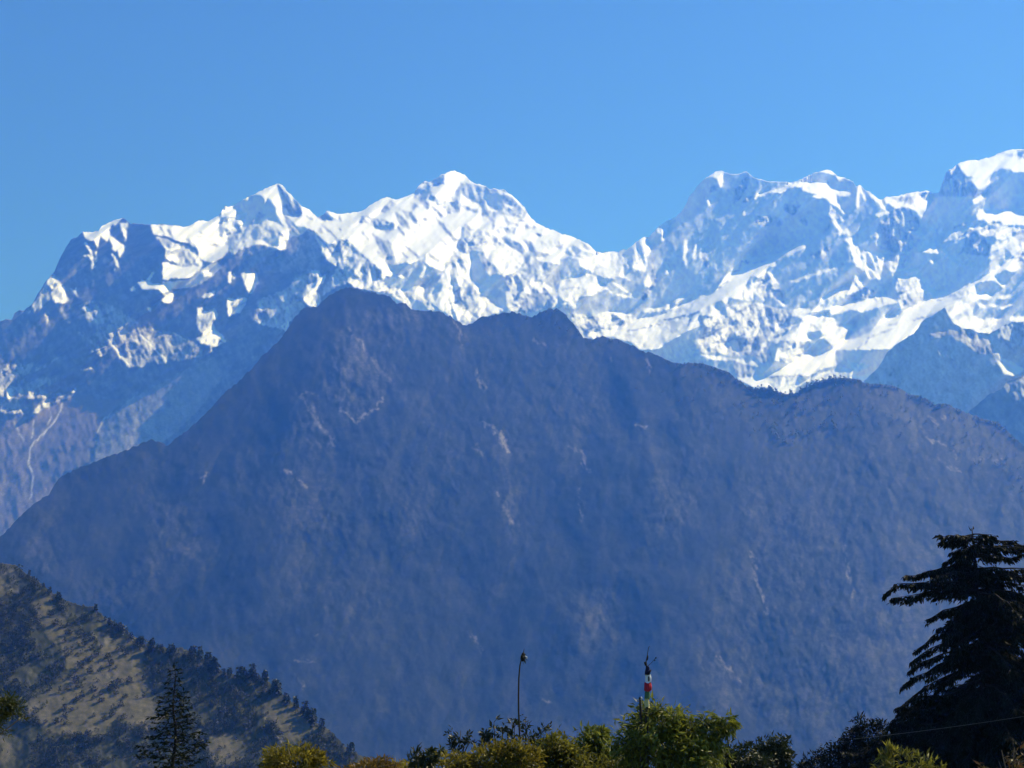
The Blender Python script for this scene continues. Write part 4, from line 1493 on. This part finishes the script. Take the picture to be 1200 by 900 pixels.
bush('round_bush', 'low round yellow green bush beside the young spruce', 'bush', [(345, 892, 36, 19), (322, 896, 18, 14), (368, 893, 18, 12)], 27, 2600, 6.5, M_YELLOWLEAF, 52, droop=.1)
bush('low_bush', 'very low orange tinged bush at the bottom edge left of the loose shrub', 'bush', [(432, 901, 34, 12), (452, 899, 14, 9)], 26, 700, 7,
     leaf_mat('orange_leaves', (.13, .08, .012), (.19, .11, .02), .4, 3), 53, droop=.1)
bush('loose_shrub', 'loose dark leaved shrub left of the slender sapling', 'bush', [(495, 892, 15, 12), (510, 884, 9, 9), (488, 886, 8, 6)], 25, 260, 10, M_DARKLEAF, 54, inner=.5)
sapling('sapling', 'slender dark sapling with several thin upright stems above the hedge', 'sapling',
        [[(537, 905), (538, 880), (540, 856)], [(537, 905), (534, 878), (528, 858)], [(538, 900), (543, 876), (548, 861)], [(537, 903), (533, 882), (526, 872)], [(538, 903), (545, 880), (551, 869)]], 29.2, 6, M_BLUELEAF, 55, per=12, side=7)
bush('hedge_bush', 'fuzzy yellow green bush around the foot of the bent pole', 'bush', [(575, 893, 30, 20), (600, 886, 26, 18), (548, 899, 22, 12), (615, 893, 22, 18), (520, 900, 45, 18), (470, 906, 30, 12)], 28.5, 5200, 6.5, M_YELLOWLEAF, 56, droop=.05)
sapling('leggy_shrub', 'leggy bluish green shrub rising just left of the bent pole', 'shrub',
        [[(580, 900), (580, 870), (579, 846)], [(580, 900), (574, 872), (568, 860)], [(582, 900), (588, 868), (590, 855)], [(584, 900), (600, 866), (601, 846)], [(586, 900), (603, 872), (603, 852)], [(578, 900), (570, 878), (566, 868)]],
        29.4, 7, M_BLUELEAF, 57, per=12, side=8)
sapling('twiggy_shrub', 'twiggy dark shrub with one slanting twig right of the bent pole', 'shrub',
        [[(618, 900), (616, 866), (616, 840)], [(618, 900), (620, 866), (612, 848)], [(622, 900), (630, 866), (642, 849)], [(620, 900), (624, 870), (627, 862)]], 29.6, 6, M_DARKLEAF, 58, per=9, side=7)
bush('olive_bush', 'broad olive green bush right of the bent pole', 'bush', [(652, 886, 30, 25), (630, 892, 20, 18), (672, 892, 18, 18), (648, 872, 18, 10), (690, 902, 50, 16)], 29.5, 4600, 7, M_OLIVELEAF, 59)
bush('leafy_bush', 'mid green leafy bush left of the tall bush under the prayer flags', 'bush', [(695, 880, 21, 27), (712, 888, 18, 20), (684, 888, 16, 22), (700, 862, 12, 11), (725, 896, 30, 18)], 30.5, 3000, 8, M_GREENLEAF, 60)
bush('tall_bush', 'tallest bush with long drooping yellow green leaves under the prayer flags', 'bush',
     [(770, 866, 42, 40), (742, 880, 20, 30), (800, 868, 32, 34), (832, 856, 22, 21), (848, 846, 17, 8), (775, 840, 26, 16), (815, 888, 40, 24), (852, 852, 14, 6)], 28.3, 6200, 9.5, M_GREENLEAF, 61, droop=.42, width=.27, stems=10)
bush('brown_bush', 'dark bush with a few rusty leaves between tall bush and round dark tree', 'bush', [(868, 890, 24, 20), (850, 896, 22, 16), (885, 898, 20, 12)], 31, 2200, 7.5, M_DARKLEAF, 62)
bush('round_tree', 'dark dense round topped tree right of the tall bush', 'tree', [(908, 886, 21, 22), (898, 893, 17, 20), (918, 893, 12, 16)], 42, 3000, 6, M_DARKLEAF, 63)
bush('distant_tree', 'blurred dark tree leaning against the left foot of the huge cedar', 'tree', [(985, 893, 26, 24), (962, 899, 22, 16), (1005, 880, 22, 30), (945, 903, 14, 12), (1020, 866, 22, 26), (1035, 890, 40, 26)], 112, 6500, 6, M_NEEDLE, 64, stems=6)
bush('spiky_bush', 'low sunlit yellow green bush in front of the huge cedar', 'bush', [(1064, 900, 34, 16), (1046, 893, 14, 14), (1088, 901, 20, 10)], 34, 640, 10, M_OLIVELEAF, 65, droop=.0, width=.26)
bush('reddish_bush', 'sparse bush with reddish leaves at the bottom right corner', 'bush', [(1190, 890, 22, 24), (1172, 901, 26, 12)], 36, 130, 8,
     leaf_mat('reddish_leaves', (.10, .045, .02), (.10, .09, .03), .35, 3), 66)

# ------------------------------------------------------------------ poles, prayer flags, cable
M_POLE = plain_mat('weathered_bamboo', (.022, .018, .014), (.05, .042, .032), 12)
M_TUFT = plain_mat('black_hair', (.012, .011, .010), (.03, .025, .02), 30)
k = 29.0 / FPX
b = at(611, 900, 29.0)
gz = float(ground_z(b.x, 29.0))
pole = empty('bent_pole', (b.x, 29.0, gz), 'thin bent pole with a small dark tuft at its top', 'pole')
pts = [at(x, y, 29.0) - pole.location for x, y in [(611.5, 930), (610.5, 885), (609, 862), (607.8, 835), (607.6, 815), (608.0, 795), (609.3, 780), (611, 772)]]
pts.insert(0, Vector((pts[0].x, 0, -.1)))
A = Acc(); A.add(*tube(pts, [.026, .024, .022, .020, .019, .018, .016, .014, .012], 7))
mesh_np('shaft', A.V, A.F, M_POLE, smooth=True, parent=pole)
# the tuft: a bound bundle of coarse hair, with a few wisps
A = Acc()
c = at(612.8, 770, 29.0) - pole.location
prof = [(-.085, .02), (-.06, .040), (-.02, .052), (.03, .048), (.07, .030), (.10, .010)]
A.add(*tube([c + Vector((.14 * z, 0, z)) for z, r_ in prof], [r_ for z, r_ in prof], 9))
for i in range(26):
    d = Vector((rnd.gauss(0.15, .35), rnd.gauss(0, .35), rnd.uniform(-.8, .9))).normalized()
    p = c + Vector((d.x * .045, d.y * .045, d.z * .07))
    A.add(*tube([p, p + d * .03 + Vector((0, 0, -.01)), p + d * .05 + Vector((.005, 0, -.03))], [.005, .004, .002], 4))
A.add(*tube([c + Vector((.01, 0, .09)), c + Vector((.02, 0, .14)), c + Vector((.03, 0, .17))], [.008, .005, .003], 4))
mesh_np('tuft', A.V, A.F, M_TUFT, smooth=True, parent=pole)
A = Acc()
c2 = at(617.6, 771, 29.0) - pole.location
A.add(*tube([c + Vector((.04, -.02, .02)), c2 + Vector((-.01, -.02, .02)), c2 + Vector((0, -.02, -.015))], [.008, .014, .010], 6))
mesh_np('white_glint', A.V, A.F, plain_mat('white_cloth_and_glint', (.7, .7, .68), (.8, .8, .78), 8), smooth=True, parent=pole)  # added white piece standing in for the sunlit dot beside the tuft

DP = 27.9
k = DP / FPX
b = at(758, 900, DP); gz = float(ground_z(b.x, DP))
fp = empty('prayer_flag_pole', (b.x, DP, gz), 'tall pole wrapped in red white and green prayer flags above the bush', 'flag pole')
pts = [at(x, y, DP) - fp.location for x, y in [(757.6, 930), (757.6, 860), (758, 825), (758.6, 800), (758.2, 785), (757, 776), (758.6, 768), (760, 759), (761.5, 757)]]
pts.insert(0, Vector((pts[0].x, 0, -.1)))
A = Acc(); A.add(*tube(pts, [.034, .034, .032, .030, .026, .020, .012, .008, .006, .005], 7))
mesh_np('shaft', A.V, A.F, M_POLE, smooth=True, parent=fp)


def wrap(y0, y1, w0, w1, x, mat, label, seed, ripple=.10):
    """a cloth wound round the pole: a pleated sleeve, fuller in the middle, hanging a little off true"""
    r = np.random.default_rng(seed)
    A = Acc(); n, m = 28, 9
    V, F = [], []
    ph = r.uniform(0, 6.28, 3)
    for i in range(m + 1):
        u = i / m
        y = y0 + (y1 - y0) * u
        c = at(x, y, DP) - fp.location
        w = (w0 + (w1 - w0) * u) * .5 * k * (1 + .10 * math.sin(math.pi * u))
        for j in range(n):
            an = 2 * math.pi * j / n
            rr = w * (1 + ripple * math.sin(4 * an + ph[0] + 2 * u) + ripple * .6 * math.sin(9 * an + ph[1] - 3 * u))
            V.append((c.x + rr * math.cos(an) + .004 * math.sin(5 * u + ph[2]), c.y + rr * .9 * math.sin(an), c.z + .012 * math.sin(2 * an + ph[1]) * (1 if i in (0, m) else .3)))
    for i in range(m):
        for j in range(n):
            F.append((i * n + j, i * n + (j + 1) % n, (i + 1) * n + (j + 1) % n, (i + 1) * n + j))
    F.append(tuple(range(n))); F.append(tuple(range((m + 1) * n - 1, m * n - 1, -1)))
    o = mesh_np('flag', V, F, mat, smooth=True, parent=fp)
    o['label'] = label
    return o


wrap(781, 790.5, 3.5, 6.0, 758.6, plain_mat('dark_blue_cloth', (.010, .012, .035), (.02, .022, .05), 20), 'dark blue flag knotted at the top', 1)
wf = wrap(791, 800, 5.4, 5.8, 759.6, plain_mat('flag_white', (.62, .64, .66), (.78, .78, .78), 14), 'white flag with a dark gap in its cloth', 2)
wrap(800.2, 810, 7.0, 7.4, 759.2, plain_mat('flag_red', (.30, .018, .03), (.46, .03, .045), 14), 'red flag', 3)
wrap(810.2, 819, 5.4, 5.6, 758.6, plain_mat('flag_green', (.05, .12, .06), (.10, .18, .09), 14), 'green flag', 4)
wrap(819.2, 829, 5.2, 4.8, 758.2, plain_mat('flag_yellow', (.45, .40, .18), (.62, .55, .28), 14), 'pale yellow flag at the bottom', 5)
# added dark ring standing in for the shaded gap in the white cloth
A = Acc()
c = at(760.0, 795.5, DP) - fp.location
ring = [c + Vector((.55 * k * 1.1 * math.cos(t), -3.25 * k, 2.6 * k * math.sin(t))) for t in np.linspace(0, 6.28, 15)]
A.add(*tube(ring, [.45 * k] * 15, 5))
mesh_np('dark_cloth_gap', A.V, A.F, plain_mat('gap_black', (.03, .03, .04), (.05, .05, .06), 9), smooth=True, parent=wf)
# loose end of the dark cloth, blown to the right, and twigs tied to the top
A = Acc()
A.add(*tube([at(x, y, DP - .03) - fp.location for x, y in [(759, 789), (761, 787), (763, 785)]], [2.2 * k, 1.9 * k, .8 * k], 7))
o = mesh_np('flag', A.V, A.F, bpy.data.materials['dark_blue_cloth'], smooth=True, parent=fp); o['label'] = 'loose end of the dark blue flag blown to the right'
A = Acc()
A.add(*tube([at(x, y, DP) - fp.location for x, y in [(757.5, 777), (756.2, 776), (757, 780)]], [1.2 * k, 1.8 * k, 1.2 * k], 7))
A.add(*tube([at(x, y, DP) - fp.location for x, y in [(758.6, 774), (758.9, 771), (759.3, 768)]], [.4 * k, 1.0 * k, .5 * k], 6))
mesh_np('finial', A.V, A.F, M_TUFT, smooth=True, parent=fp)
A = Acc()
A.add(*tube([at(x, y, DP) - fp.location for x, y in [(758.5, 781), (763, 777), (767.5, 772), (769, 770)]], [.006, .005, .005, .004], 5))
V, F = leaves(np.array([list(at(x, y, DP) - fp.location) for x, y in [(767.6, 772.5), (768, 772), (767.4, 773)]]),
              np.array([(.5, .2, -.4), (.3, -.3, .6), (-.3, .2, -.7)]), 2.6 * k, 1.6 * k, 9)
A.add(V, F)
mesh_np('twig', A.V, A.F, M_TUFT, parent=fp)

DQ = 28.0
b = at(750.5, 900, DQ); gz = float(ground_z(b.x, DQ))
st = empty('short_post', (b.x, DQ, gz), 'short dark post poking out of the bush beside the prayer flags', 'post')
A = Acc()
pp = [at(x, y, DQ) - st.location for x, y in [(751.5, 930), (751.2, 850), (750.6, 830), (749.9, 817)]]
pp.insert(0, Vector((pp[0].x, 0, -.1)))
A.add(*tube(pp, [.03, .03, .028, .026, .024], 7))
mesh_np('shaft', A.V, A.F, M_DARKBARK, smooth=True, parent=st)
A = Acc()
A.add(*tube([at(x, y, DQ - .02) - st.location for x, y in [(751.4, 820), (751.8, 818), (751.2, 816.5)]], [.012, .016, .010], 6))
mesh_np('cloth_tie', A.V, A.F, bpy.data.materials['white_cloth_and_glint'], smooth=True, parent=st)

# overhead cable in front of the cedar
A = Acc()
a0, a1 = at(1000, 866, 62), at(1560, 772, 44)
cp = []
for i in range(41):
    u = i / 40
    p = a0.lerp(a1, u); p.z -= .22 * 4 * u * (1 - u)
    cp.append(p)
A.add(*tube(cp, [.009] * 41, 6))
cb = mesh_np('overhead_cable', A.V, A.F, plain_mat('cable_sheath', (.10, .095, .09), (.15, .14, .13), 5, .6), smooth=True)
tag(cb, 'thin grey cable stretched across the dark cedar at lower right', 'cable')
